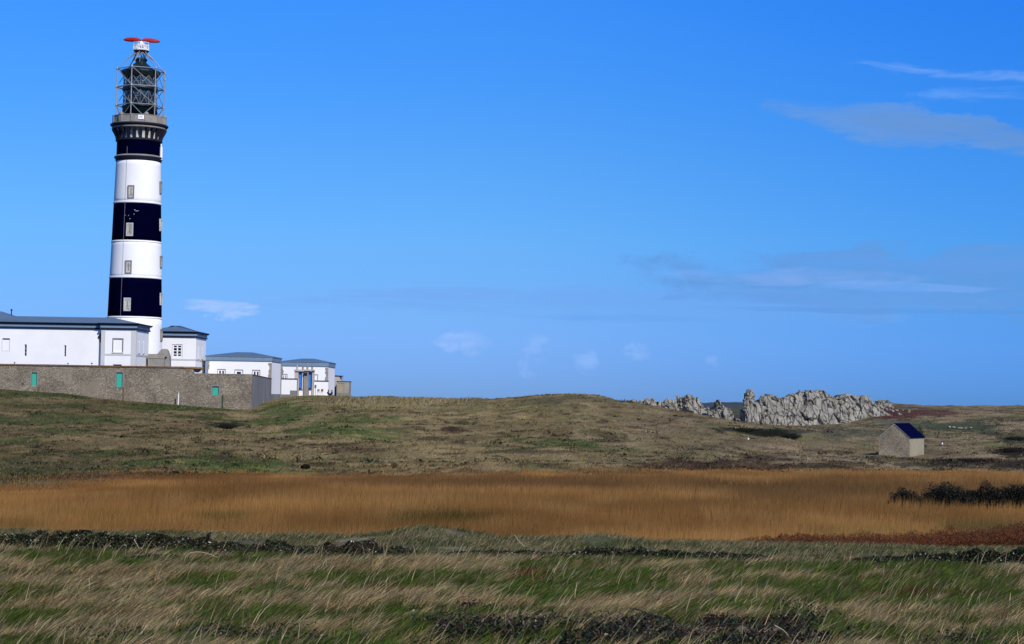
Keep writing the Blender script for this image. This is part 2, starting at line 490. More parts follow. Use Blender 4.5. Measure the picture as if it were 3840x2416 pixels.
# ------------------------------------------------------------------ terrain
near_z = [(-30, -1.5), (0, -1.7), (12, -2.4), (20, -2.93), (26, -3.08), (32, -3.08), (37, -3.1), (41, -3.17), (43.5, -3.22), (45.5, -3.7), (50, -4.9), (60, -5.1), (95, -5.05)]
TCOL = {
 -1800: [(105, 1795), (150, 1660), (220, 1510), (302, 1400), (340, 1400)],
 0:     [(103, 1795), (150, 1690), (220, 1570), (302, 1455), (340, 1452)],
 250:   [(108, 1788), (150, 1690), (220, 1580), (302, 1472), (340, 1462)],
 457:   [(113, 1775), (150, 1692), (220, 1592), (302, 1502), (340, 1484)],
 700:   [(118, 1765), (150, 1697), (220, 1598), (302, 1522), (340, 1498)],
 930:   [(122, 1762), (150, 1702), (220, 1602), (302, 1541), (340, 1510), (380, 1495)],
 1018:  [(122, 1765), (150, 1705), (220, 1603), (290, 1540), (328, 1511), (380, 1495)],
 1060:  [(122, 1765), (150, 1705), (220, 1602), (290, 1528), (335, 1496), (380, 1490)],
 1115:  [(122, 1766), (150, 1706), (220, 1600), (290, 1522), (340, 1490), (385, 1488)],
 1180:  [(122, 1768), (150, 1707), (220, 1598), (290, 1514), (345, 1482), (390, 1484)],
 1260:  [(123, 1768), (150, 1708), (220, 1596), (280, 1518), (330, 1486), (390, 1487)],
 1320:  [(123, 1770), (150, 1710), (220, 1596), (280, 1518), (330, 1488), (390, 1489)],
 1500:  [(124, 1771), (200, 1642), (260, 1545), (310, 1492), (350, 1492)],
 1700:  [(124, 1774), (200, 1646), (260, 1550), (300, 1500), (350, 1501)],
 1850:  [(124, 1776), (200, 1648), (260, 1545), (300, 1497), (350, 1500)],
 1950:  [(125, 1777), (200, 1648), (260, 1540), (300, 1489), (350, 1495)],
 2050:  [(125, 1777), (200, 1645), (260, 1533), (295, 1478), (350, 1490)],
 2150:  [(126, 1777), (200, 1645), (255, 1534), (290, 1475), (350, 1495)],
 2250:  [(127, 1777), (200, 1648), (255, 1545), (290, 1481), (350, 1505)],
 2350:  [(128, 1776), (200, 1652), (250, 1565), (280, 1501), (345, 1535), (500, 1530)],
 2450:  [(129, 1776), (200, 1657), (240, 1585), (270, 1524), (345, 1550), (500, 1530), (800, 1530)],
 2600:  [(130, 1775), (200, 1664), (235, 1605), (260, 1553), (345, 1575), (420, 1550), (600, 1525), (800, 1512)],
 2750:  [(132, 1774), (200, 1675), (230, 1625), (250, 1580), (330, 1592), (420, 1548), (600, 1521), (800, 1506.5)],
 2900:  [(135, 1772), (200, 1685), (225, 1645), (245, 1600), (345, 1602), (420, 1548), (600, 1524), (800, 1510)],
 3020:  [(138, 1770), (200, 1692), (225, 1650), (243, 1609), (345, 1604), (420, 1545), (500, 1520)],
 3180:  [(140, 1767), (200, 1702), (240, 1640), (290, 1606), (345, 1590), (400, 1545), (450, 1514), (600, 1520)],
 3280:  [(142, 1764), (200, 1708), (240, 1650), (290, 1606), (345, 1565), (400, 1535), (450, 1513), (600, 1520)],
 3400:  [(145, 1762), (200, 1711), (240, 1652), (290, 1604), (350, 1560), (400, 1536), (450, 1518), (600, 1524)],
 3550:  [(147, 1762), (200, 1708), (240, 1650), (290, 1602), (350, 1560), (400, 1538), (450, 1523), (600, 1528)],
 3700:  [(148, 1762), (200, 1706), (240, 1650), (290, 1602), (350, 1560), (400, 1538), (450, 1525), (600, 1530)],
 3860:  [(150, 1762), (200, 1704), (240, 1648), (290, 1600), (350, 1558), (400, 1535), (450, 1520), (600, 1530)],
 5600:  [(150, 1785), (200, 1720), (290, 1620), (350, 1580), (450, 1540), (600, 1550)],
}
DS = np.concatenate([np.linspace(-30, 20, 51), np.exp(np.linspace(math.log(20.3), math.log(1100), 900))])
XS = np.arange(-1800, 5601, 25.0)
def _col(x, knots):
    k = list(near_z)
    for d, y in knots:
        k.append((d, zat(x, y, d)))
    last = k[-1]
    if last[0] < 500:
        k += [(last[0] + 60, last[1] - 1.5), (720, -26), (1000, -40), (1100, -40)]
    else:
        k += [(last[0] + 120, last[1] - 12), (1050, -40), (1100, -40)]
    k.sort()
    return np.interp(DS, [a for a, b in k], [b for a, b in k])
_xk = sorted(TCOL)
_tab = np.stack([_col(x, TCOL[x]) for x in _xk])
TAB = np.stack([np.interp(XS, _xk, _tab[:, j]) for j in range(len(DS))], axis=1)
def _gs(a, s, axis):
    r = int(3 * s) + 1
    k = np.exp(-0.5 * (np.arange(-r, r + 1) / s) ** 2); k /= k.sum()
    a = np.moveaxis(a, axis, 0)
    p = np.concatenate([a[:1]] * r + [a] + [a[-1:]] * r)
    o = sum(k[i] * p[i:i + len(a)] for i in range(2 * r + 1))
    return np.moveaxis(o, 0, axis)
TAB = _gs(_gs(TAB, 1.2, 0), 6.0, 1)
def base_z(X, Y):
    X = np.asarray(X, float); Y = np.asarray(Y, float)
    px = 1920 + F * X / np.maximum(Y, 20.0)
    fi = np.clip((px - XS[0]) / 25.0, 0, len(XS) - 1.001)
    fj = np.clip(np.interp(Y, DS, np.arange(len(DS))), 0, len(DS) - 1.001)
    i = fi.astype(int); j = fj.astype(int); a = fi - i; b = fj - j
    return (TAB[i, j] * (1 - a) + TAB[i + 1, j] * a) * (1 - b) + (TAB[i, j + 1] * (1 - a) + TAB[i + 1, j + 1] * a) * b
def ground_z(X, Y):
    X = np.asarray(X, float); Y = np.asarray(Y, float)
    z = base_z(X, Y)
    z = z + (fbm(X / 1.6, Y / 1.6, 3, 3) - 0.5) * 0.35 * sstep(60, 15, Y)
    hill = sstep(100, 140, Y)
    z = z + hill * ((fbm(X / 9.0, Y / 14.0, 4, 5) - 0.5) * 1.0 + (fbm(X / 2.4, Y / 2.6, 3, 9) - 0.5) * 0.5) * (1 - 0.55 * sstep(285, 300, Y) * (X < -25))
    # bank between hedge and reed bed, with its low mound
    m = at(1620, 2035, 42)
    z = z + 0.28 * np.exp(-((X - m.x) / 1.15) ** 2 - ((Y - 42) / 2.2) ** 2)
    m2 = at(2270, 2040, 42)
    z = z + 0.10 * np.exp(-((X - m2.x) / 0.7) ** 2 - ((Y - 42) / 1.4) ** 2)
    return z
def gz(x, y):
    return float(ground_z(np.array([x]), np.array([y]))[0])

def reed_far(px):
    return np.interp(px, [-1800, 0, 250, 500, 945, 1500, 2500, 3400, 3840, 5600], [95, 97, 101, 110, 118, 122, 129, 140, 144, 150])

# ------------------------------------------------------------------ ground colours (vegetation albedo, with hummock shade and far haze painted in)
C = lambda *a: np.array(a)
OLIVE, DRY, PALE, GRN, DKB, MAR = C(.112, .090, .052), C(.155, .122, .080), C(.20, .165, .11), C(.042, .072, .018), C(.035, .024, .014), C(.060, .026, .022)
REEDC, REEDD = C(.18, .088, .034), C(.11, .065, .02)
PATCH = [  # px, py, rx, ry, colour, strength
 (160, 1478, 420, 18, C(.034, .060, .018), .75), (700, 1528, 300, 14, C(.035, .065, .018), .7),
 (1080, 1540, 120, 30, C(.045, .070, .022), .7), (250, 1575, 330, 24, GRN, .6), (1240, 1600, 160, 40, GRN, .5),
 (1500, 1510, 260, 22, C(.19, .165, .10), .6), (860, 1593, 80, 8, C(.018, .028, .012), .9), (1690, 1607, 50, 6, C(.03, .018, .012), .9),
 (1750, 1588, 45, 4, C(.03, .028, .014), .8), (1950, 1695, 190, 9, DKB, .7), (2130, 1665, 170, 12, GRN, .7),
 (560, 1740, 160, 12, GRN, .8), (850, 1765, 150, 14, GRN, .7), (60, 1760, 260, 40, C(.05, .062, .022), .5),
 (2880, 1622, 130, 16, C(.012, .016, .008), 1.0), (2760, 1613, 60, 8, C(.014, .018, .01), .9),
 (2700, 1755, 420, 26, C(.045, .024, .014), .85), (2900, 1725, 160, 10, C(.03, .018, .012), .8), (3150, 1745, 220, 14, C(.03, .022, .012), .7),
 (3450, 1745, 160, 9, C(.02, .016, .009), .8), (3640, 1735, 160, 16, C(.016, .013, .008), .95), (3820, 1745, 160, 18, C(.014, .012, .008), .95),
 (3800, 1700, 110, 20, C(.015, .013, .008), .95), (3800, 1652, 60, 12, C(.022, .028, .016), .9), (3730, 1628, 60, 8, C(.03, .03, .018), .8),
 (3360, 1555, 130, 24, MAR, 1.0), (3500, 1548, 120, 16, MAR, .8), (3320, 1585, 60, 10, C(.09, .09, .08), .6),
 (3600, 1600, 200, 22, C(.028, .042, .024), .85), (3180, 1625, 160, 24, C(.052, .056, .040), .7), (3420, 1590, 150, 22, C(.05, .062, .038), .6), 
 (3250, 1660, 70, 12, C(.045, .06, .025), .6), (1650, 1520, 60, 5, DKB, .4), (3020, 1668, 220, 12, DRY, .5),
 (600, 1790, 420, 12, C(.075, .035, .018), .8), (900, 1800, 200, 12, C(.07, .034, .018), .7), (1300, 1690, 120, 14, C(.06, .04, .026), .6),
 (2400, 1570, 120, 12, C(.12, .10, .066), .5), (2150, 1500, 160, 14, C(.06, .06, .04), .5), (3650, 1740, 300, 30, C(.03, .022, .014), .5),
]
def lerp(a, b, t):
    return a * (1 - t[..., None]) + b * t[..., None]
def ground_col(X, Y, Z):
    px, py = project(X, Y, Z)
    n1 = fbm(X / 7.0, Y / 16.0, 4, 21); n2 = fbm(X / 2.0, Y / 4.0, 4, 25); n3 = fbm(X / 22.0, Y / 40.0, 3, 31)
    c = lerp(np.broadcast_to(OLIVE, X.shape + (3,)), DRY, sstep(.38, .62, n1))
    c = lerp(c, GRN, sstep(.56, .70, fbm(X / 8.0 + 40, Y / 12.0, 4, 41)) * (0.35 + 0.4 * (px < 1500)))
    c = lerp(c, PALE, sstep(.60, .78, n2) * 0.5)
    c = lerp(c, DKB, sstep(.42, .28, n2) * 0.75)
    c = c * ((0.82 + 0.36 * n3) * (0.62 + 0.76 * fbm(X / 3.5, Y / 4.5, 4, 35)))[..., None]  # streak noise darkens the colour as the small shadows behind hummocks
    wob = 1.0 + (n2 - .5) * 1.6 + (n1 - .5) * 0.8
    for x, y, rx, ry, cc, s in PATCH:
        r = np.sqrt(((px - x) / rx) ** 2 + ((py - y) / ry) ** 2)
        c = lerp(c, cc, sstep(1.15, 0.65, r * wob) * s * (Y > 95))
    # trodden paths across the slope
    for x0, y0, x1, y1, w in ((330, 1630, 1000, 1690, 5), (1000, 1690, 1300, 1722, 4), (1300, 1722, 1500, 1735, 4), (0, 1652, 330, 1632, 4)):
        t = np.clip((px - x0) / (x1 - x0), 0, 1); yy = y0 + (y1 - y0) * t
        c = lerp(c, C(.15, .12, .085), sstep(w, w * .3, np.abs(py - yy + (n2 - .5) * 10)) * .55 * (px > x0) * (px < x1) * (Y > 120))
    t = np.clip((px - 1800) / 480, 0, 1); yy = 1702 - 50 * t
    c = lerp(c, C(.035, .045, .016), sstep(7, 2, np.abs(py - yy + (n2 - .5) * 12)) * .8 * (px > 1800) * (px < 2280) * (Y > 120))
    gk = sstep(300, 1300, px)
    c = lerp(c * C(.97, .91, .60), c * C(1.44, 1.36, .92), gk)
    c = lerp(c, c * C(.92, .93, 1.12), sstep(1900, 2700, px))
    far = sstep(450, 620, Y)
    c = lerp(c, lerp(np.broadcast_to(C(.045, .068, .078), X.shape + (3,)), C(.085, .085, .075), sstep(690, 780, Y)), far)  # bluish tone in the far land's colour takes the place of haze
    mid = sstep(330, 360, Y) * (1 - far) * ((px > 2380) & (px < 3100))
    c = lerp(c, C(.04, .052, .03), mid * .8)
    # reed bed floor
    reed = sstep(47, 49, Y) * sstep(2, -2, Y - reed_far(px) + (n2 - .5) * 10)
    rc = lerp(np.broadcast_to(REEDC * C(1, 1, .8), X.shape + (3,)), REEDD, sstep(.45, .7, n1))
    c = lerp(c, rc, reed)
    # bank
    bank = sstep(36.5, 38.5, Y + (n2 - .5) * 3) * sstep(49, 46, Y)
    bc = lerp(np.broadcast_to(C(.155, .135, .075), X.shape + (3,)), C(.07, .08, .028), sstep(.42, .6, fbm(X * 1.1, Y * .8, 4, 57)))
    bc = lerp(bc, C(.085, .07, .04), sstep(.45, .7, fbm(X * 1.6, Y * 1.1, 4, 51)))
    c = lerp(c, bc, bank)
    fg = sstep(38.5, 36.5, Y + (n2 - .5) * 3)
    fc = lerp(np.broadcast_to(C(.018, .024, .004), X.shape + (3,)), C(.05, .036, .010), sstep(.45, .62, fbm(X / .9, Y / 1.2, 4, 61)))
    c = lerp(c, fc, fg)
    return c

us = np.concatenate([np.linspace(-0.50, -0.30, 40)[:-1], np.linspace(-0.30, 0.30, 760), np.linspace(0.30, 0.52, 40)[1:]])
rows = np.concatenate([np.linspace(-30, 18, 40), np.exp(np.linspace(math.log(18.3), math.log(50), 170)), np.exp(np.linspace(math.log(50.3), math.log(460), 420)), np.exp(np.linspace(math.log(465), math.log(1095), 60))])
UU, YY = np.meshgrid(us, rows)
XX = UU * np.maximum(YY + 25.0, 45.0)
ZZ = ground_z(XX, YY)
nr, nc = XX.shape
idx = np.arange(nr * nc).reshape(nr, nc)
quads = np.stack([idx[:-1, :-1], idx[:-1, 1:], idx[1:, 1:], idx[1:, :-1]], -1).reshape(-1, 4)
GM = mat('heath_ground', (1, 1, 1), 0.95, 0.38, 1.3, bump=0.22, bscale=2.2, spec=0.1, attr=True)
g = link_mesh('ground', np.stack([XX, YY, ZZ], -1), quads, GM, smooth=True, colors=ground_col(XX, YY, ZZ).reshape(-1, 3))
tag(g, 'rolling heath and bank running from the foreground up to the lighthouse', kind='structure')

SEAM = mat('sea_water', (0.02, 0.06, 0.11), 0.25, 0.2, 0.02, bump=0.3, bscale=0.3)
mb = MB(); mb.lathe(0, 0, [(22000, -30.0), (22000, -29.9)], 96)
tag(mb.build('sea', SEAM), 'open sea far behind the headland', kind='structure')
# ------------------------------------------------------------------ lighthouse
DL = 326.0
LX = at(505, 1190, DL).x
def lz(y):
    return at(505 + (1190 - y) * .0255, y, DL).z
S = 7000 / DL          # photograph pixels per metre at the tower
pr = [(1460, 112), (1320, 104.5), (1190, 100), (1048, 96.3), (907, 91.8), (769, 87.8), (608, 82.6), (530, 81.5), (470, 81.5)]
def lr(y):
    ys = [a for a, b in pr][::-1]; rs = [b for a, b in pr][::-1]
    return float(np.interp(y, ys, rs)) / S
LH = thing('lighthouse', 'tall black and white banded lighthouse with red radar antenna on top', 'lighthouse', (LX, DL, lz(1440)))
def band(name, y0, y1, m):
    n = 8; prof = []
    for i in range(n + 1):
        y = y0 + (y1 - y0) * i / n
        prof.append((lr(y), lz(y)))
    mb = MB(); mb.lathe(LX, DL, prof, 96)
    return mb.build(name, m, LH, smooth=False)
def smooth_sides(o):
    for p in o.data.polygons:
        p.use_smooth = abs(p.normal.z) < 0.8
VA = math.atan2(-LX, DL)      # direction from the tower axis towards the viewpoint
def phi_pt(phi, r, z):
    phi = phi + VA
    return Vector((LX + r * math.sin(phi), DL - r * math.cos(phi), z))
bands = [(1460, 1190, 'white_band', WHITE), (1190, 1048, 'black_band', NAVY), (1048, 907, 'white_band', WHITE), (907, 769, 'black_band', NAVY), (769, 604, 'white_band', WHITE), (604, 470, 'black_band', NAVY)]
for y0, y1, n, m in bands:
    smooth_sides(band(n, y0, y1, m))
for y in (1190, 1048, 907, 769):      # slight projecting lips where the bands meet
    r = lr(y)
    mb = MB(); z = lz(y) ; zz = (0, .32) if y in (1190, 907) else (-.0, .0)
    if y in (1190, 907):
        mb.lathe(LX, DL, [(r, z - .34), (r + .07, z - .30), (r + .07, z - .03), (r, z)], 96)
    else:
        mb.lathe(LX, DL, [(r, z + .01), (r + .07, z + .04), (r + .07, z + .32), (r, z + .36)], 96)
    smooth_sides(mb.build('band_lip', WHITE, LH))
# string course under the top band
r = lr(600); z = lz(608)
mb = MB(); mb.lathe(LX, DL, [(r, z - .08), (r + .12, z), (r + .14, z + .3), (r + .34, z + .55), (r + .36, z + .68)], 96)
smooth_sides(mb.build('string_course', CORB, LH))
mb = MB(); mb.lathe(LX, DL, [(r + .36, z + .682), (r + .34, z + .78), (r, z + .98)], 96)
smooth_sides(mb.build('string_course_top', GREYC, LH))
# bracket zone
zb0, zb1 = lz(534), lz(490)
mb = MB(); mb.lathe(LX, DL, [(lr(530) - .0, zb0 - .1), (lr(530) + .22, zb0 + .02), (lr(530) + .26, zb0 + .18), (lr(530) + .1, zb0 + .34), (lr(530), zb0 + .4)], 96)
smooth_sides(mb.build('torus_moulding', CORB, LH))
mb = MB(); mb.lathe(LX, DL, [(lr(530) + .012, zb0 + .3), (lr(530) + .012, zb1 - .1), (lr(530) + .5, zb1 + .25)], 96, caps=False)
PALEST = mat('pale_gallery_stone', (0.56, 0.57, 0.52), 0.9, 0.25, 1.6, tint2=(.42, .43, .40))
smooth_sides(mb.build('bracket_wall', PALEST, LH))
NB = 24
r0 = lr(530)
mb0 = MB()
hw = .25
poly = [(r0 - .1, zb0 + .32), (r0 + .22, zb0 + .36), (r0 + .3, zb0 + .75), (r0 + .52, zb0 + 1.2), (r0 + .85, zb1 - .28), (r0 + .98, zb1 + .1), (r0 - .1, zb1 + .1)]
mb0.prism([(LX - hw, DL - a, b) for a, b in poly], (2 * hw, 0, 0))
br0 = mb0.build('bracket', CORB, LH)
# every bracket is the same block turned about the tower axis
for k in range(1, NB):
    a = 2 * math.pi * k / NB
    o = br0.copy(); col.objects.link(o); o.parent = LH
    o.rotation_euler.z = a
br0.rotation_euler.z = 0
mb = MB(); mb.lathe(LX, DL, [(r0 + .35, zb1 + .08), (r0 + .80, zb1 + .06), (r0 + .9, zb1 + .36), (r0 + .75, zb1 + .42)], 96)
smooth_sides(mb.build('gallery_soffit', GREYC, LH))
zg = zb1 + .36
mb = MB(); mb.lathe(LX, DL, [(r0 + .5, zg), (r0 + .98, zg + .05), (r0 + 1.06, zg + .2), (r0 + 1.22, zg + .32), (r0 + 1.22, zg + .5), (r0 + 1.12, zg + .56)], 96)
smooth_sides(mb.build('gallery_cornice', CORB, LH))
zp0, zp1 = zg + .56, lz(441)
N12 = 12; RP = 100 / S; ph = R(15)
mb = MB(); mb.lathe(LX, DL, [(RP - .35, zp0 - .02), (RP + .22, zp0), (RP + .2, zp0 + .1), (RP, zp0 + .16), (RP, zp1 - .14), (RP + .06, zp1 - .12), (RP + .06, zp1), (RP - .28, zp1), (RP - .28, zp0 + .05)], N12, ph + VA)
mb.build('gallery_parapet', GREYC, LH)
mbf = MB(); mbf.lathe(LX, DL, [(RP - .2, zp0 + .02), (RP - .2, zp0 + .05)], N12, ph + VA); mbf.build('gallery_floor', GREYC, LH)
for k in range(N12):
    a = 2 * math.pi * k / N12 + ph
    c = phi_pt(a, RP, 0)
    T = Matrix.Translation((c.x, c.y, 0)) @ Matrix.Rotation(a + VA, 4, 'Z')
    m_ = MB(T); m_.box(-.34, .34, -.06, .2, zp0 + .17, zp1 + .005); m_.build('parapet_pier', GREYC, LH)
    if k % 2 == 0:
        m_ = MB(T); m_.lathe(0, .25, [(.42, zp1 - .05), (.40, zp1 + .18), (.22, zp1 + .38), (.05, zp1 + .44)], 10)
        m_.build('parapet_knob', GREYC, LH)
# name plate on the parapet
a = ph * 0 + R(2); c = phi_pt(R(3), RP * math.cos(R(15)) + .06, 0)
T = Matrix.Translation((c.x, c.y, 0)) @ Matrix.Rotation(R(0) + VA, 4, 'Z')
pl = MB(T); pl.box(-.5, .5, -.06, .03, zp1 - .92, zp1 - .2); plate = pl.build('sign_plate', WHITEP, LH)
VIO = mat('faded_violet_lettering', (0.28, 0.26, 0.42), 0.7, 0.1, 2)
lt = MB(T)
zc = zp1 - .72
for x0 in (-.24, .14):
    lt.tube((x0 - .1, -.075, zc + .36), (x0, -.075, zc), .03, 4); lt.tube((x0, -.075, zc), (x0 + .1, -.075, zc + .36), .03, 4)
lt.tube((-.05, -.075, zc + .1), (-.05, -.075, zc + .36), .03, 4); lt.tube((-.05, -.075, zc + .36), (.05, -.075, zc + .2), .03, 4)
lt.build('lettering', VIO, LH)
# windows up the shaft: grey surround, pale panel, narrow slit
WPAN = mat('weathered_panel', (0.50, 0.48, 0.42), 0.85, 0.3, 3.0, tint2=(.3, .28, .24))
def tower_window(phi, yc, hpx, onblack):
    z = lz(yc); r = lr(yc); h = hpx / S
    T = Matrix.Translation((LX, DL, 0)) @ Matrix.Rotation(phi + VA, 4, 'Z')
    w = 1.12 if not onblack else 1.2
    f = MB(T)
    d = r + .17
    # surround
    f.box(-w / 2, -w / 2 + .17, -d, -r + .3, z - h / 2, z + h / 2)
    f.box(w / 2 - .17, w / 2, -d, -r + .3, z - h / 2, z + h / 2)
    f.box(-w / 2 + .17, w / 2 - .17, -d, -r + .3, z - h / 2, z - h / 2 + .17)
    f.box(-w / 2 + .17, w / 2 - .17, -d, -r + .3, z + h / 2 - .2, z + h / 2)
    win = f.build('window', GREYPINK if not onblack else PALEST, LH)
    p = MB(T)
    p.box(-w / 2 + .17, -.09, -d + .06, -r + .3, z - h / 2 + .17, z + h / 2 - .2)
    p.box(.09, w / 2 - .17, -d + .06, -r + .3, z - h / 2 + .17, z + h / 2 - .2)
    p.box(-.09, .09, -d + .06, -r + .3, z - h / 2 + .17, z - h / 2 + .42)
    p.box(-.09, .09, -d + .06, -r + .3, z + h / 2 - .5, z + h / 2 - .2)
    p.build('panel', WPAN, win)
    s = MB(T); s.box(-.09, .09, -d + .11, -r + .3, z - h / 2 + .42, z + h / 2 - .5); s.build('pane', GREYPINK, win)
for yc, ob in ((729, 0), (869, 1), (1008, 0), (1147, 1)):
    tower_window(R(-16.4), yc, 49, ob)
for yc, ob in ((704, 0), (844, 1), (982, 0), (1121, 1), (1256, 0)):
    tower_window(R(74.5), yc, 46, ob)
# a few paint chips above the window of the middle dark band
for px_, py_, w_, h_ in ((506, 796, 5, 2.5), (512, 800, 9, 1.6), (503, 812, 3, 2.5), (471, 816, 4, 1.6), (483, 817, 3, 2), (488, 829, 4, 2.5), (518, 799, 6, 1.2)):
    r = lr(py_); a_ = math.asin((px_ - (505 + (1190 - py_) * .0255)) / (r * S)); T = Matrix.Translation((LX, DL, 0)) @ Matrix.Rotation(a_ + VA, 4, 'Z')
    mb = MB(T); w_, h_ = w_ / S / 2, h_ / S / 2; z = lz(py_)
    mb.add([(-w_, -r - .012, z - h_ * .6), (w_ * .7, -r - .012, z - h_), (w_, -r - .012, z + h_ * .4), (w_ * .1, -r - .012, z + h_), (-w_ * .8, -r - .012, z + h_ * .5)], [(0, 1, 2, 3, 4)]); mb.build('paint_chip', PALEG, LH, fix=False)
# lightning conductor running down the shaft
cd = MB(); pts = [phi_pt(R(-31), lr(y) + .03, lz(y)) for y in range(560, 1441, 40)]
cd.path(pts, [.025] * len(pts), 5); cd.build('lightning_conductor', mat('grey_cable', (.2, .2, .25)), LH)
# white downpipe at the right of the top band
c = phi_pt(R(74), lr(580) + .18, 0); mb = MB(); mb.tube((c.x, c.y, lz(600)), (c.x, c.y, lz(552)), .24, 10)
mb.tube((c.x, c.y, lz(552)), (c.x - .05, c.y, lz(540)), .12, 8); mb.build('cable_trunk', WHITEP, LH)
# ---- lantern
def rr_(px): return px / S
zl0, zl1, zl2, zl3, zl4, zl5 = lz(442), lz(402), lz(343), lz(331), lz(288), lz(270)
NL = 16
mb = MB(); mb.lathe(LX, DL, [(rr_(65), zp0), (rr_(65), zl1 - .15), (rr_(68), zl1 - .12), (rr_(68), zl1), (rr_(62), zl1 + .01)], 48)
smooth_sides(mb.build('lantern_base', TEAL, LH))
lan = LH
mb = MB(); mb.lathe(LX, DL, [(rr_(56), zl1), (rr_(56), zl4)], 32); core = mb.build('lantern_glazing', GLASSP, lan); smooth_sides(core)
lg = MB()      # glazing bars: crossing helical astragals
for zA, zB in ((zl1, zl2), (zl3, zl4)):
    n = 12
    for k in range(n):
        for sgn in (1, -1):
            a0 = 2 * math.pi * k / n
            pts = [phi_pt(a0 + sgn * 2 * math.pi / n * t / 6 * 1.0, rr_(61), zA + (zB - zA) * t / 6) for t in range(7)]
            lg.path(pts, [.055] * 7, 4)
        lg.tube(phi_pt(a0, rr_(62), zA), phi_pt(a0, rr_(62), zB), .05, 4)
lg.build('glazing_bars', mat('pale_glazing_bar', (.17, .19, .21), .5, .3, 2.0), lan)
mb = MB(); mb.lathe(LX, DL, [(rr_(57), zl2 - .1), (rr_(66), zl2), (rr_(69), zl2 + .15), (rr_(66), zl3), (rr_(57), zl3 + .1)], 48)
smooth_sides(mb.build('lantern_middle_ring', TEAL, lan))
for zA, zB in ((zl1 + .5, zl2 - .5), (zl3 + .3, zl4 - .3)):
    mb = MB()
    for t in range(6):
        z_ = zA + (zB - zA) * t / 5
        rr = rr_(28) * math.sin(math.pi * (t + .6) / 6.2)
        mb.lathe(LX - rr_(2), DL - rr_(30), [(rr * .9, z_ - .1), (rr, z_), (rr * .9, z_ + .12)], 20)
    mb.build('lens', LENSM, lan)
mb = MB()
mb.lathe(LX, DL, [(rr_(60), zl4 - .25), (rr_(66), zl4), (rr_(75), zl5 - .25), (rr_(75), zl5), (rr_(66), zl5 + .22), (rr_(50), lz(260)), (rr_(38), lz(250)), (rr_(26), lz(241)), (rr_(20), lz(236)), (rr_(21), lz(230)), (rr_(24), lz(227)), (rr_(24), lz(223)), (rr_(17), lz(219)), (.1, lz(217.5))], NL, R(11))
mb.build('lantern_dome', TEAL, lan)
mb = MB(); mb.tube((LX, DL, lz(218)), (LX, DL, lz(206)), .06, 6); mb.build('vent_rod', STEEL, lan); mb = MB(); mb.tube((LX, DL - rr_(24), lz(218)), (LX, DL - rr_(24), lz(237)), .05, 6); mb.build('vent_rod', STEEL, lan)
# ---- steel frame carrying the radar
RF = 88 / S
PH = [R(-82 + 60 * k) for k in range(6)]
zr = [lz(441), lz(400), lz(332), lz(264)]
def jn(k, i, r=RF): return phi_pt(PH[k % 6], r, zr[i])
for k in range(6):
    mb = MB(); mb.tube(jn(k, 0) + Vector((0, 0, -.8)), jn(k, 3), 0.088, 8); post = mb.build('frame_post', STEEL, LH)
    for i in (1, 2, 3):
        mb = MB(); mb.tube(jn(k, i), jn(k + 1, i), .085 if i != 2 else .11, 6); mb.build('frame_ring_bar', STEEL, LH)
        mb = MB(); mb.lathe(jn(k, i).x, jn(k, i).y, [(.2, zr[i] - .15), (.22, zr[i]), (.2, zr[i] + .15)], 8); mb.build('joint', STEEL, post)
    for i in (1, 2):
        mb = MB(); mb.tube(jn(k, i + 1), jn(k + 1, i), 0.058, 6); mb.build('frame_brace', STEEL, LH)
    mid = (jn(k, 0) + jn(k + 1, 0)) / 2
    mb = MB(); mb.tube(jn(k, 1), mid, 0.058, 6); mb.build('frame_brace', STEEL, LH)
    mb = MB(); mb.tube(jn(k + 1, 1), mid, 0.058, 6); mb.build('frame_brace', STEEL, LH)
    for i in (1, 2):
        mb = MB(); mb.tube(jn(k, i), phi_pt(PH[k], rr_(66), zr[i] + .05), 0.041, 5); mb.build('frame_tie', STEEL, LH)
    top = phi_pt(PH[k] + R(6), rr_(22), lz(197))
    mb = MB(); mb.tube(jn(k, 3), top, 0.058, 6, .10); mb.build('frame_leg', STEEL, LH)
    mb = MB(); mm = jn(k, 3).lerp(top, .55); t2 = phi_pt(PH[k] - R(28), rr_(17), lz(198)); mb.tube(mm, t2, 0.048, 6, .11)
    mb.tube(mm, phi_pt(PH[k] + R(38), rr_(17), lz(198)), 0.048, 6, .1); mb.build('frame_strut', STEEL, LH)
# small lamp and aerial on the right post
c = phi_pt(PH[3] - R(30), RF * 1.02, 0); mb = MB()
q = phi_pt(R(78), RF * 1.04, 0); mb.tube((q.x, q.y, lz(441)), (q.x, q.y, lz(262)), .05, 6); mb.tube((q.x, q.y, lz(277)), (q.x, q.y, lz(270)), .22, 8); mb.tube((q.x, q.y, lz(301)), (q.x, q.y, lz(294)), .2, 8)
mb.build('aerial', STEEL, LH)
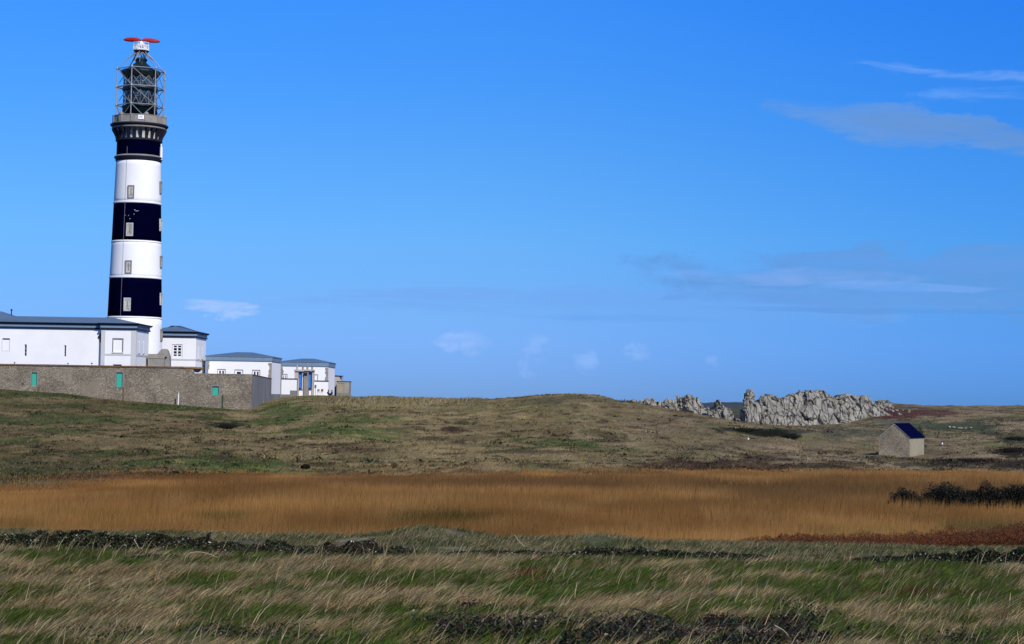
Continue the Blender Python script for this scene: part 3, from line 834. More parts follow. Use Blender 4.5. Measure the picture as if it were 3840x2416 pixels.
# radar platform
za, zb_ = lz(199), lz(192)
mb = MB(); mb.lathe(LX, DL, [(.5, za), (rr_(22), za + .06), (rr_(29.5), zb_ - .05), (rr_(29.5), zb_)], 8, R(20)); mb.build('platform_floor', DARKM, LH)
zt = lz(172); ztt = lz(161)
n = 16
WPL = mat('white_platform_panel', (.66, .67, .7), .5, .1, 2.0)
for k in range(8):
    a0, a1 = 2 * math.pi * k / 8 + R(20), 2 * math.pi * (k + 1) / 8 + R(20)
    p0, p1 = phi_pt(a0, rr_(29), 0), phi_pt(a1, rr_(29), 0)
    mb = MB(); 
    q0, q1 = p0.lerp(p1, .0), p0.lerp(p1, 1)
    def post_(f, w):
        c = p0.lerp(p1, f); mb.tube((c.x, c.y, zb_), (c.x, c.y, zt), w, 4)
    post_(0, .13); post_(.3, .1); post_(.62, .12)
    for z_, w in ((zb_ + .18, .17), (zt, .13), (ztt, .05)):
        mb.tube((p0.x, p0.y, z_), (p1.x, p1.y, z_), w, 4)
    mb.tube((p0.x, p0.y, zb_ + .1), (p0.lerp(p1, .5).x, p0.lerp(p1, .5).y, zt), .07, 4)
    mb.tube((p0.x, p0.y, zt), (p0.x, p0.y, ztt), .04, 4)
    mb.build('platform_railing', WPL, LH)
for dx, w, h in ((-.7, .42, 1.1), (.35, .5, 1.3), (.9, .3, .8)):
    mb = MB(); mb.box(LX + dx - w / 2, LX + dx + w / 2, DL - .55, DL + .15, zb_ + .02, zb_ + h); mb.build('equipment_cabinet', WPL, LH)
mb = MB(); mb.lathe(LX, DL, [(.7, lz(176)), (.42, lz(166)), (.34, lz(160)), (.12, lz(150)), (.04, lz(149))], 12); mb.build('radar_hub', WHITEP, LH)
mb = MB(); mb.lathe(LX, DL, [(.28, zb_), (.28, lz(176))], 10); mb.build('radar_pedestal', STEEL, LH)
# slatted twin lens-shaped reflector, curved about the hub
zc = lz(151.5)
ax = Vector((math.cos(R(-3)), math.sin(R(-3)), 0))
ant = None
for s_ in (-1, 1):
    mb = MB()
    x0, x1 = .25, 3.2
    nn = 18
    def P(u, v):
        xx = x0 + (x1 - x0) * u
        hh = .42 * (math.sin(math.pi * min(1, .18 + .82 * u) ** .8) ** .8 if u < 1 else 0) + .05
        hh = .36 * math.sqrt(max(0.02, 1 - ((u - .45) / .56) ** 2))
        sag = .35 * (1 - u) ** 2
        return Vector((LX, DL, zc)) + Vector((s_ * xx, -.25 * (1 - v * v) + .5 * u * u - .2, v * hh + (-.35 * u * s_ * .35)))
    for j in range(-5, 6):
        pts = [P(i / nn, j / 5) for i in range(nn + 1)]
        mb.path(pts, [.035] * (nn + 1), 4)
    for i in range(0, nn + 1, 2):
        pts = [P(i / nn, j / 5) for j in range(-5, 6)]
        mb.path(pts, [.04] * 11, 4)
    # solid mesh sheet behind the slats
    k = len(mb.v)
    g_ = [[P(i / nn, j / 5) + Vector((0, .06, 0)) for j in range(-5, 6)] for i in range(nn + 1)]
    vs = [p for row in g_ for p in row]
    mb.add(vs, [(i * 11 + j, (i + 1) * 11 + j, (i + 1) * 11 + j + 1, i * 11 + j + 1) for i in range(nn) for j in range(10)])
    mb.build('radar_reflector', RED, LH, fix=False)
    mb = MB()
    for i in range(1, 8):
        p = P(i / 8, 1.0); mb.tube(p, p + Vector((0, .35, .12)), .06, 5)
    pts = [P(i / nn, 1.0) + Vector((0, .3, .02)) for i in range(1, nn)]
    mb.path(pts, [.05] * len(pts), 5)
    mb.tube(Vector((LX, DL, zc - .1)), P(.25, 0) + Vector((0, .1, 0)), .22, 6, .1)
    mb.build('reflector_backing', DARKM, LH)

# ------------------------------------------------------------------ white buildings
def win_part(root, X0, X1, Z0, Z1, Y, panes=(2, 3), frame=WHITEP, depth=.22, nameit='window', glass=GLASSD, fw=.1, surround=None):
    """window facing the camera set back in its opening"""
    mb = MB(); y = Y + depth
    mb.box(X0, X0 + fw, y - .05, y + .05, Z0, Z1); mb.box(X1 - fw, X1, y - .05, y + .05, Z0, Z1)
    mb.box(X0 + fw, X1 - fw, y - .05, y + .05, Z0, Z0 + fw); mb.box(X0 + fw, X1 - fw, y - .05, y + .05, Z1 - fw, Z1)
    nx, nz = panes
    for i in range(1, nx):
        x = X0 + (X1 - X0) * i / nx; mb.box(x - fw * .55, x + fw * .55, y - .045, y + .045, Z0 + fw, Z1 - fw)
    for j in range(1, nz):
        z = Z0 + (Z1 - Z0) * j / nz; mb.box(X0 + fw, X1 - fw, y - .03, y + .03, z - fw * .3, z + fw * .3)
    w = mb.build(nameit, frame, root)
    g2 = MB(); g2.box(X0 + .01, X1 - .01, y + .06, y + .1, Z0 + .01, Z1 - .01); g2.build('pane', glass, w)
    if surround:
        s2 = MB(); e = .09
        s2.box(X0 - e, X0 - .003, Y - .05, Y + .02, Z0, Z1 + e); s2.box(X1 + .003, X1 + e, Y - .05, Y + .02, Z0, Z1 + e)
        s2.box(X0 - .003, X1 + .003, Y - .05, Y + .02, Z1 + .003, Z1 + e); s2.build('surround', surround, w)
    return w

def cornice(root, X0, X1, Y0, Y1, zb, zt, big=True, sides=True):
    h = zt - zb
    if big:
        lo = [(0, zb - .05), (.12, zb), (.26, zb + .02), (.26, zb + .24), (.14, zb + .28)]
        fr = [(.14, zb + .25), (.16, zb + .28), (.18, zt - .32), (.18, zt - .28)]
        up = [(.24, zt - .30), (.40, zt - .26), (.50, zt - .08), (.60, zt - .06), (.60, zt + .03), (.4, zt + .04)]
    else:
        lo = [(0, zb - .02), (.1, zb), (.12, zb + .12), (.08, zb + .16)]
        fr = [(.06, zb + .14), (.08, zb + .16), (.16, zt - .16), (.16, zt - .12)]
        up = [(.14, zt - .14), (.28, zt - .1), (.3, zt), (.2, zt + .02)]
    for nm, pf, m in (('cornice_moulding', lo, DARKM if big else SLATE), ('fascia', fr, FRIEZE), ('eaves_moulding', up, DARKM if big else FRIEZE)):
        mb = MB(); mb.ring(X0, X1, Y0, Y1, pf); mb.build(nm, m, root)

def Xp(px, py, d): return at(px, py, d).x
def Zp(px, py, d): return at(px, py, d).z

# --- front wing of the lighthouse court
D1 = 308.0
x0, x1 = Xp(379, 1300, D1), Xp(510, 1300, D1)
xw = Xp(-700, 1300, D1)
zb1_, zt1_ = Zp(444, 1236, D1), Zp(444, 1213, D1)
zrg = Zp(455, 1191, D1 + 5)
zf = -3.0
B1 = thing('white_building', 'long white building with blue grey roof and end pavilion in front of the tower', 'building', (x0, D1, zf))
yb = D1 + 10.6
rec = .85
ops = []
def op(pxa, pxb, ya, yb_, d, X0_, zf_):
    """opening given by photograph pixels -> panel coords"""
    return (Xp(pxa, (ya + yb_) / 2, d) - X0_, Xp(pxb, (ya + yb_) / 2, d) - X0_, Zp((pxa + pxb) / 2, yb_, d) - zf_, Zp((pxa + pxb) / 2, ya, d) - zf_)
H1 = zb1_ - zf
# pavilion front
o_p = [op(425, 459, 1272, 1318, D1, x0, zf), op(424, 456, 1367, 1373, D1, x0, zf)]
mb = MB(); mb.panel((x0, D1, zf), (1, 0, 0), (0, -1, 0), x1 - x0, H1, o_p, .25)
D1w = D1 + rec
o_w = [op(9, 36, 1269, 1315, D1w, xw, zf), op(91, 100, 1292, 1336, D1w, xw, zf), op(240, 248, 1295, 1338, D1w, xw, zf),
       op(252, 257, 1361, 1367, D1w, xw, zf), op(341, 347, 1361, 1367, D1w, xw, zf), op(52, 57, 1358, 1364, D1w, xw, zf), op(-400, -370, 1269, 1315, D1w, xw, zf)]
mb.panel((xw, D1w, zf), (1, 0, 0), (0, -1, 0), x0 - xw, H1, o_w, .28)
# side of pavilion: narrow windows
sw = [(2.2, 2.75, Zp(530, 1325, D1 + 3) - zf, Zp(530, 1274, D1 + 3) - zf), (6.0, 6.55, Zp(543, 1326, D1 + 6) - zf, Zp(543, 1275, D1 + 6) - zf),
      (1.9, 2.5, Zp(530, 1372, D1 + 3) - zf, Zp(530, 1366, D1 + 3) - zf), (5.6, 6.2, Zp(543, 1372, D1 + 6) - zf, Zp(543, 1366, D1 + 6) - zf)]
mb.panel((x1, D1, zf), (0, 1, 0), (1, 0, 0), 10.6, H1, sw, .3)
mb.add([(x0, D1, zf), (x0, D1w, zf), (x0, D1w, zb1_), (x0, D1, zb1_)], [(0, 1, 2, 3)])
mb.add([(x1, yb, zf), (xw, yb, zf), (xw, yb, zb1_), (x1, yb, zb1_)], [(0, 1, 2, 3)])
mb.add([(xw, yb, zf), (xw, D1w, zf), (xw, D1w, zb1_), (xw, yb, zb1_)], [(0, 1, 2, 3)])
mb.build('wall', WHITE, B1, fix=False)
cornice(B1, x0, x1, D1, yb, zb1_, zt1_)
cornice(B1, xw, x0 - .15, D1w, yb - .02, zb1_ - .02, zt1_ - .04)
mb = MB(); mb.hip(x0 - .6, x1 + .6, D1 - .6, yb + .6, zt1_ + .02, zrg, hipl=.02); 
mb.build('roof', SLATE, B1)
mb = MB(); mb.hip(xw - .6, x0 + .3, D1w - .6, yb + .58, zt1_ - .02, zrg - .03, 3, hipl=3) if False else mb.hip(xw - .6, x0 - .3, D1w - .6, yb + .58, zt1_ - .02, zrg - .03, .02); mb.build('roof', SLATE, B1)
# raised roof at the far left with its vent pipe
xr0, xr1 = Xp(-330, 1180, D1 + 8), Xp(105, 1180, D1 + 8)
mb = MB(); mb.hip(xr0, xr1, D1 + 1.6, D1 + 15, zt1_ + .3, Zp(0, 1168, D1 + 8), 4.5); mb.build('raised_roof', SLATE, B1)
mb = MB(); q = at(43, 1172, D1 + 8); mb.tube((q.x, q.y, q.z - 1.2), (q.x, q.y, q.z + .3), .09, 8); mb.tube((q.x, q.y, q.z + .3), (q.x, q.y, q.z + .55), .17, 8); mb.build('vent_pipe', DARKM, B1)
# trims: corner pilasters and string course
pw = (Xp(394, 1300, D1) - x0)
zs0, zs1 = Zp(440, 1334, D1), Zp(440, 1327, D1)
for a, b in ((x0 - .02, x0 + pw), (x1 - pw - .15, x1 + .02)):
    mb = MB(); mb.box(a, b, D1 - .045, D1 + .05, zf, zb1_ - .06); mb.build('corner_pilaster', PALEG, B1)
mb = MB(); mb.box(x0 + pw + .003, x1 - pw - .153, D1 - .04, D1 + .05, zs0, zs1); mb.build('string_course', PALEG, B1)
mb = MB(); mb.box(x1 - .02, x1 + .05, D1 + .06, yb, zs0, zs1); mb.build('string_course', PALEG, B1)
mb = MB(); mb.box(x1 - .02, x1 + .03, D1 - .043, D1 + .3, zf, zb1_ - .06); mb.build('corner_pilaster', PALEG, B1)
# shuttered window with grey surround on the pavilion
a0, a1, b0, b1 = o_p[0]
X0_, X1_, Z0_, Z1_ = x0 + a0, x0 + a1, zf + b0, zf + b1
mb = MB(); mb.box(X0_ + .01, X1_ - .01, D1 + .12, D1 + .2, Z0_, Z1_ - .02); sh = mb.build('window', WHITEP, B1)
mb = MB(); e = .16
mb.box(X0_ - e, X0_ - .002, D1 - .04, D1 + .05, Z0_ - e, Z1_ + e); mb.box(X1_ + .002, X1_ + e, D1 - .04, D1 + .05, Z0_ - e, Z1_ + e)
mb.box(X0_ - .002, X1_ + .002, D1 - .04, D1 + .05, Z1_ + .002, Z1_ + e); mb.build('surround', GREYPINK, sh)
mb = MB(); mb.box(X0_ - e - .05, X1_ + e + .05, D1 - .12, D1 + .05, Z0_ - e - .2, Z0_ - .17); mb.build('sill', PALEG, sh)
def wl(o, X0q, **k): return (X0q + o[0], X0q + o[1], zf + o[2], zf + o[3])
q = wl(o_w[0], xw); mb = MB(); mb.box(q[0] + .01, q[1] - .01, D1w + .05, D1w + .2, q[2], q[3] - .25); s0 = mb.build('window', WHITEP, B1); mb = MB(); mb.box(q[0] - .08, q[0] - .003, D1w - .03, D1w + .03, q[2] - .08, q[3]); mb.box(q[1] + .003, q[1] + .08, D1w - .03, D1w + .03, q[2] - .08, q[3]); mb.box(q[0] - .003, q[1] + .003, D1w - .03, D1w + .03, q[2] - .08, q[2] - .003); mb.build('surround', PALEG, s0); mb = MB(); mb.box(q[0], q[1], D1w + .27, D1w + .3, q[3] - .4, q[3]); mb.build('pane', GLASSD, s0)
q = wl(o_w[1], xw); win_part(B1, q[0], q[1], q[2], q[3], D1w, (1, 3), depth=.2, fw=.05, frame=WHITEP)
q = wl(o_w[2], xw); win_part(B1, q[0], q[1], q[2], q[3], D1w, (1, 4), depth=.2, fw=.05, frame=WHITEP)
for o_, X_, Y_ in ((o_w[3], xw, D1w), (o_w[4], xw, D1w), (o_w[5], xw, D1w), (o_p[1], x0, D1)):
    q = wl(o_, X_); mb = MB()
    mb.box(q[0], q[1], Y_ + .2, Y_ + .3, q[2], q[3])
    mb.build('vent', GLASSD, B1)
for a0, a1, b0, b1 in sw:
    mb = MB(); mb.box(x1 - .3, x1 - .22, D1 + a0, D1 + a1, zf + b0, zf + b1)
    w_ = mb.build('window' if b1 - b0 > 1 else 'vent', GLASSD, B1)
    if b1 - b0 > 1:
        mb = MB(); mb.box(x1 - .2, x1 - .05, D1 + a0 + .003, D1 + a1 - .003, zf + b0, zf + b1 - .45); mb.build('shutter', PALEG, w_)
        mb = MB(); mb.box(x1 - .05, x1 + .12, D1 + a0 - .1, D1 + a1 + .1, zf + b0 - .14, zf + b0 - .01); mb.build('sill', GREYPINK, w_)
# dark wedge and strip built in as the shadow the pavilion casts leftward
qx = x0 - .45
mb = MB(); mb.prism([(qx - .25, D1w - .25, Zp(372, 1262, D1w)), (qx + .42, D1w - .25, Zp(378, 1244, D1w)), (qx + .42, D1w - .25, Zp(378, 1268, D1w)), (qx - .15, D1w - .25, Zp(372, 1268, D1w))], (0, .24, 0))
mb.box(qx + .02, qx + .3, D1w - .22, D1w - .01, Zp(378, 1283, D1w), Zp(378, 1268, D1w)); mb.build('pavilion_shadow', DARKM, B1)

# --- rear wing right of the tower
D2 = 346.0
x0, x1 = Xp(540, 1300, D2), Xp(735, 1300, D2)
zb2_, zt2_ = Zp(680, 1265, D2), Zp(680, 1244, D2)
B2 = thing('white_building', 'white building with four part window standing right behind the tower', 'building', (x0, D2, zf))
yb = D2 + 11.2
oB = [op(647, 683, 1292, 1340, D2, x0, zf)]
mb = MB(); mb.panel((x0, D2, zf), (1, 0, 0), (0, -1, 0), x1 - x0, zb2_ - zf, oB, .25)
sw = [(2.4, 2.95, Zp(745, 1347, D2 + 3) - zf, Zp(745, 1297, D2 + 3) - zf), (6.6, 7.15, Zp(760, 1347, D2 + 7) - zf, Zp(760, 1298, D2 + 7) - zf)]
mb.panel((x1, D2, zf), (0, 1, 0), (1, 0, 0), 11.2, zb2_ - zf, sw, .3)
mb.add([(x0, D2, zf), (x0, yb, zf), (x0, yb, zb2_), (x0, D2, zb2_)], [(0, 1, 2, 3)])
mb.add([(x1, yb, zf), (x0, yb, zf), (x0, yb, zb2_), (x1, yb, zb2_)], [(0, 1, 2, 3)])
mb.build('wall', WHITE, B2, fix=False)
cornice(B2, x0, x1, D2, yb, zb2_, zt2_)
mb = MB(); mb.hip(x0 - .6, x1 + .6, D2 - .6, yb + .6, zt2_ + .02, Zp(690, 1222, D2 + 5.5)); mb.build('roof', SLATE, B2)
a0, a1, b0, b1 = oB[0]
X0_, X1_, Z0_, Z1_ = x0 + a0, x0 + a1, zf + b0, zf + b1
win_part(B2, X0_, X1_, Z0_, Z1_, D2, (2, 4), depth=.1, fw=.22, surround=PALEG)
mb = MB(); mb.box(Xp(636, 1350, D2), x1 + .02, D2 - .05, D2 + .05, Zp(690, 1352, D2), Zp(690, 1346, D2)); mb.build('string_course', PALEG, B2)
mb = MB(); mb.box(x1 - .02, x1 + .06, D2 + .06, yb, Zp(690, 1352, D2), Zp(690, 1346, D2)); mb.build('string_course', PALEG, B2)
for a0, a1, b0, b1 in sw:
    mb = MB(); mb.box(x1 - .3, x1 - .22, D2 + a0, D2 + a1, zf + b0, zf + b1); w_ = mb.build('window', GLASSD, B2)
    mb = MB(); mb.box(x1 - .2, x1 - .05, D2 + a0 + .003, D2 + a1 - .003, zf + b0, zf + b1 - .5); mb.build('shutter', PALEG, w_)
    mb = MB(); mb.box(x1 - .05, x1 + .12, D2 + a0 - .1, D2 + a1 + .1, zf + b0 - .14, zf + b0 - .01); mb.build('sill', GREYPINK, w_)

# --- grey concrete porch block between the two wings
DV = 316.0
PB = thing('concrete_porch', 'grey concrete block with rounded top between the tower and window', 'porch', at(600, 1370, DV))
xa, xb = Xp(556, 1350, DV), Xp(618, 1350, DV)
mb = MB(); mb.box(xa, xb, DV, DV + 3, -2, Zp(590, 1345, DV)); mb.build('wall', GREYC, PB)
mb = MB(); mb.box(xa - .02, xb + .1, DV - .1, DV + 3, Zp(590, 1345, DV) + .003, Zp(590, 1328, DV)); mb.build('parapet', GREYC, PB)
pts = [(588, 1329), (604, 1310), (611, 1308.5), (622, 1309), (627, 1315), (630, 1324), (634, 1334), (635, 1342), (635, 1400), (617, 1400), (617, 1329)]
mb = MB(); mb.prism([(Xp(a, b, DV - .3), DV - .14, Zp(a, b, DV - .3)) for a, b in pts], (0, 1.5, 0)); mb.build('rounded_wall', GREYC, PB)
mb = MB(); mb.prism([(Xp(a, b, DV), DV - .25, Zp(a, b, DV)) for a, b in ((620, 1338), (628, 1338), (624, 1347), (620, 1345))], (0, .1, 0)); mb.build('bracket', DARKM, PB)

# --- two twin low buildings further back
def low_building(label, D, pxl, pxr, pytop, pybot, pyridge, depth, wins, zfl, side_base):
    x0, x1 = Xp(pxl, pybot + 40, D), Xp(pxr, pybot + 40, D)
    pm = (pxl + pxr) / 2
    zb, zt = Zp(pm, pybot, D), Zp(pm, pytop, D)
    B = thing('white_building', label, 'building', (x0, D, zfl))
    yb = D + depth
    ops = [op(a, b, ya, yb_, D, x0, zfl) for a, b, ya, yb_, k in wins]
    mb = MB(); mb.panel((x0, D, zfl), (1, 0, 0), (0, -1, 0), x1 - x0, zb - zfl, ops, .2)
    zsb = Zp(pxr + 5, side_base, D + 1)
    mb.add([(x1, D, zsb), (x1, yb, zsb), (x1, yb, zb), (x1, D, zb)], [(0, 1, 2, 3)])
    mb.add([(x0, D, zfl), (x0, yb, zfl), (x0, yb, zb), (x0, D, zb)], [(0, 1, 2, 3)])
    mb.add([(x1, yb, zfl), (x0, yb, zfl), (x0, yb, zb), (x1, yb, zb)], [(0, 1, 2, 3)])
    mb.build('wall', WHITE, B, fix=False)
    mb = MB(); mb.box(x1 - .3, x1 + .05, D - .03, yb, zfl - 2, zsb - .003); mb.build('plinth', GREYW, B)
    cornice(B, x0, x1, D, yb, zb, zt, big=False)
    mb = MB(); mb.hip(x0 - .3, x1 + .3, D - .3, yb + .3, zt + .01, Zp(pm, pyridge, D + depth / 2), hipx=(x1 - x0) * .40); mb.build('roof', SLATE, B)
    # rough stone quoins at both ends of the facade
    for xe, s_ in ((x0, 1), (x1, -1)):
        q = MB(); z = zfl; k = 0
        while z < zb - .25:
            w = .35 + .3 * random.random(); h_ = .28 + .25 * random.random()
            a, b = (xe, xe + w) if s_ > 0 else (xe - w, xe + .02)
            q.box(a, b, D - .05 - .03 * random.random(), D + .05, z, min(z + h_, zb - .05)); z += h_ + .01
        q.build('quoin', GREYC, B)
    for (a, b, ya, yb_, k), o_ in zip(wins, ops):
        win_part(B, x0 + o_[0], x0 + o_[1], zfl + o_[2], zfl + o_[3], D, k, depth=.12, fw=.24 if k[0] > 1 else .34, surround=GREYPINK)
    return B, x0, x1, yb, zb, zt
D3, D4 = 352.0, 398.0
low_building('low white building directly behind the rubble wall with three windows', D3, 773, 1018, 1336, 1355, 1321, 14.0,
    [(817, 844, 1386, 1425, (2, 1)), (881, 910, 1388, 1425, (1, 1)), (947, 974, 1389, 1427, (2, 1))], -3.0, 1478)
low_building('farther low white building behind the blue panelled gateway', D4, 1052, 1230, 1357, 1375, 1345, 15.0,
    [(1058, 1076, 1404, 1432, (2, 1)), (1178, 1191, 1406, 1432, (2, 1))], -2.0, 1481)

# --- low white walls and gateway
DG = 379.0
def low_wall(label, pxa, pxb, ytop, name='low_wall', m=WHITE, zbot=-2.2, cope=True, D=DG, step=None, th=.4, tall=7):
    x0, x1 = Xp(pxa, ytop, D), Xp(pxb, ytop, D); z1 = Zp((pxa + pxb) / 2, ytop + tall * cope, D)
    t = thing(name, label, 'wall', (x0, D, zbot))
    if step:
        xs, zs1_, zs2_ = step
        zl_ = Zp(pxa, zs1_, D); zr_ = Zp(pxb, zs2_, D); xm = Xp(xs, ytop, D)
        mb = MB(); mb.box(x0, xm, D, D + th, zl_, z1); mb.box(xm, x1, D, D + th, zr_, z1); mb.build('wall', m, t)
        mb = MB(); mb.box(x0, xm, D - .05, D + th, zbot, zl_ - .003); mb.box(xm + .003, x1, D - .05, D + th, zbot, zr_ - .003); mb.build('plinth', GREYW, t)
    else:
        mb = MB(); mb.box(x0, x1, D, D + th, zbot, z1); mb.build('wall', m, t)
    if cope:
        mb = MB(); mb.box(x0 - .02, x1 + .05, D - .1, D + th + .1, z1 + .003, z1 + .003 + 3.4 / F * D); mb.build('coping', DARKM, t)
    return t
low_wall('low white wall with black coping left of the blue gateway', 1056, 1116, 1416, step=(1089, 1479, 1465))
low_wall('low white wall with black coping right of the blue gateway', 1177, 1231, 1424, D=DG + .6)
GT = thing('gateway', 'weathered concrete gateway with two tall blue panels and four stubby finials', 'gateway', at(1142, 1490, DG))
def gbox(name, pa, pb, ya, yb_, m, y0=0, y1=.8, par=None):
    mb = MB(); xm = (pa + pb) / 2; ym = (ya + yb_) / 2
    mb.box(Xp(pa, ym, DG), Xp(pb, ym, DG), DG + y0, DG + y1, Zp(xm, yb_, DG), Zp(xm, ya, DG)); return mb.build(name, m, par or GT)
gbox('pier', 1105, 1119.5, 1392, 1420, CREAM, -.3, 1.0); gbox('pier', 1116, 1120, 1420.3, 1520, CREAM, -.3, 1.0)
gbox('pier', 1139.5, 1157, 1391, 1500, GREYC, -.4, 1.0)
gbox('pier', 1170, 1177, 1392, 1505, CREAM, -.3, 1.0)
for pa, pb in ((1120.5, 1132), (1157.6, 1169)):
    gbox('blue_panel', pa, pb, 1392.5, 1455, BLUE, .2, .35)
    gbox('panel_base', pa, pb, 1455.2, 1461, DARKM, .1, .4)
gbox('mullion', 1132.5, 1139, 1392.5, 1461, PALEG, -.1, .6); gbox('mullion', 1169.3, 1171, 1392.5, 1461, PALEG, -.1, .3)
for pa, pb in ((1121, 1139), (1158, 1170)):
    gbox('sill', pa, pb, 1461.2, 1463.5, DARKM, -.25, .6); gbox('apron', pa, pb, 1464, 1500, WHITE, -.1, .6)
mb = MB(); zz = Zp(1140, 1391.3, DG)
mb.box(Xp(1103, 1390, DG), Xp(1180, 1390, DG), DG - .7, DG + 1.2, zz, zz + .12); mb.box(Xp(1105, 1390, DG), Xp(1178, 1390, DG), DG - .5, DG + 1, zz + .123, zz + .26); mb.build('lintel', CREAM, GT)
for pxx, h_ in ((1114, 15), (1135.5, 12), (1152, 13), (1170, 10)):
    c = at(pxx, 1389, DG); b_ = MB(); hh = h_ / F * DG
    b_.lathe(c.x, DG + .2, [(.2, zz + .262), (.17, zz + .26 + hh * .5), (.21, zz + .26 + hh * .85), (.12, zz + .26 + hh), (.02, zz + .3 + hh)], 10); b_.build('finial', GREYC if h_ < 14 else CREAM, GT)
mb = MB(); c = at(1145, 1403, DG); mb.box(c.x - .25, c.x + .45, DG - .6, DG - .4, c.z - .25, c.z + .3); mb.build('sign', DARKM, GT)
# sign, chairs and stones by the right hand wall
def small_things():
    c = at(1182.5, 1449, DG); t = thing('notice_board', 'small blue grey notice board on white wall beside gateway', 'notice board', (c.x, DG + .4, c.z))
    mb = MB(); mb.box(c.x - .16, c.x + .16, DG + .48, DG + .58, c.z - .3, c.z + .3); mb.build('board', mat('slate_blue_paint', (.10, .14, .2), .5), t)
    mb = MB(); mb.tube((c.x, DG + .53, c.z - .3), (c.x, DG + .53, c.z - 1.8), .03, 5); mb.build('post', STEEL, t)
    for pxx, mcol, nm, lab in ((1193, (.16, .19, .22), 'grey', 'grey folding chair standing near the white wall'), (1207, (.2, .025, .02), 'red', 'dark red folding chair standing left of the two people')):
        c = at(pxx, 1481, DG - 3); zg_ = gz(c.x, c.y)
        t = thing('folding_chair', lab, 'chair', (c.x, c.y, c.z - .1))
        m = mat(nm + '_canvas', mcol, .8)
        z = c.z + .1
        mb = MB(); mb.prism([(c.x - .22, c.y + .1, z + .55), (c.x + .22, c.y + .1, z + .55), (c.x + .25, c.y + .3, z + 1.05), (c.x - .2, c.y + .3, z + 1.05)], (0, .05, 0)); mb.build('backrest', m, t)
        mb = MB(); mb.box(c.x - .24, c.x + .24, c.y - .3, c.y + .1, z + .42, z + .48); mb.build('seat', m, t)
        for sx in (-.2, .2):
            mb = MB(); mb.tube((c.x + sx, c.y - .28, z - .3), (c.x + sx, c.y + .14, z + .6), .025, 5); mb.build('leg', STEEL, t)
            mb = MB(); mb.tube((c.x + sx, c.y + .2, z - .3), (c.x + sx, c.y - .2, z + .45), .025, 5); mb.build('leg', STEEL, t)
small_things()

# --- concrete hut at the right end
DH = 414.0
HT = thing('concrete_hut', 'grey flat roofed hut with pale door at right end of the buildings', 'hut', at(1285, 1490, DH))
xa, xb = Xp(1262, 1460, DH), Xp(1309, 1460, DH); z1 = Zp(1285, 1432, DH)
dr = op(1266, 1290, 1437, 1473, DH, xa, -2.0)
mb = MB(); mb.panel((xa, DH, -2.0), (1, 0, 0), (0, -1, 0), xb - xa, z1 + 2, [dr], .12)
mb.add([(xb, DH, -2), (xb, DH + 5, -2), (xb, DH + 5, z1), (xb, DH, z1)], [(0, 1, 2, 3)]); mb.add([(xb, DH + 5, -2), (xa, DH + 5, -2), (xa, DH + 5, z1), (xb, DH + 5, z1)], [(0, 1, 2, 3)])
mb.build('wall', GREYC, HT, fix=False)
mb = MB(); mb.box(xa + dr[0], xa + dr[1], DH + .1, DH + .16, -2 + dr[2], -2 + dr[3]); mb.build('door', BEIGE, HT)
mb = MB(); mb.box(xa - .03, xb + .08, DH - .1, DH + 5.1, z1 + .003, z1 + .13); mb.build('roof', DARKM, HT)
mb = MB(); mb.box(xa, xb + .03, DH - .06, DH - .003, -2, Zp(1285, 1474, DH)); mb.build('plinth', GREYW, HT)
HU = thing('shack', 'small pale shack with tilted dark roof behind the grey hut', 'shack', at(1272, 1420, DH + 6))
D5 = DH + 6; xa, xb = Xp(1255, 1420, D5), Xp(1280.5, 1420, D5)
mb = MB(); mb.box(xa, xb, D5, D5 + 3, -2, Zp(1270, 1411, D5)); mb.build('wall', CREAM, HU)
mb = MB(); mb.prism([(xa - .1, D5 - .2, Zp(1262, 1410.5, D5)), (xb + .15, D5 - .2, Zp(1283, 1411, D5)), (xb + .15, D5 - .2, Zp(1283, 1409.4, D5)), (xa - .1, D5 - .2, Zp(1262, 1408, D5))], (0, 3.4, 0)); mb.build('roof', DARKM, HU)
mb = MB(); mb.prism([(Xp(1273, 1411, D5), D5 - .04, Zp(1273, 1413, D5)), (xb, D5 - .04, Zp(1280, 1413, D5)), (xb, D5 - .04, Zp(1280, 1426, D5))], (0, .03, 0)); mb.build('gable_board', DARKM, HU)

# --- rubble perimeter wall
DW = 302.0
def wz(z): return z
XW0 = Xp(-700, 1400, DW); XWs = Xp(727, 1395, DW); XWe = Xp(945, 1450, DW)
zH, zL = 3.93, Zp(860, 1404.5, DW)
zwb = -4.5
WL = thing('rubble_wall', 'long grey rubble stone wall with green doors below the white buildings', 'wall', (XW0, DW, zwb))
doors = [(118.5, 138.5, 1397, 1447), (436, 459.5, 1397, 1452)]
hatch = (795.5, 820.5, 1449, 1482)
opsW = [op(a, b, c, d, DW, XW0, zwb) for a, b, c, d in doors]
opH = op(*hatch, DW, XWs, zwb)
slit = op(83, 88, 1436, 1445, DW, XW0, zwb)
mb = MB(); mb.panel((XW0, DW, zwb), (1, 0, 0), (0, -1, 0), XWs - XW0, zH - zwb, opsW + [slit], .35)
mb.panel((XWs, DW, zwb), (1, 0, 0), (0, -1, 0), XWe - XWs, zL - zwb, [opH], .3)
mb.add([(XW0, DW, zH), (XWs, DW, zH), (XWs, DW + .7, zH), (XW0, DW + .7, zH)], [(0, 1, 2, 3)])
mb.add([(XWs, DW, zL), (XWe, DW, zL), (XWe, DW + .7, zL), (XWs, DW + .7, zL)], [(0, 1, 2, 3)])
mb.add([(XWs, DW, zL), (XWs, DW + .7, zL), (XWs, DW + .7, zH), (XWs, DW, zH)], [(0, 1, 2, 3)])
mb.add([(XWe, DW + .7, zwb), (XW0, DW + .7, zwb), (XW0, DW + .7, zL), (XWe, DW + .7, zL)], [(0, 1, 2, 3)])
mb.build('wall', RUBBLE, WL, fix=False)
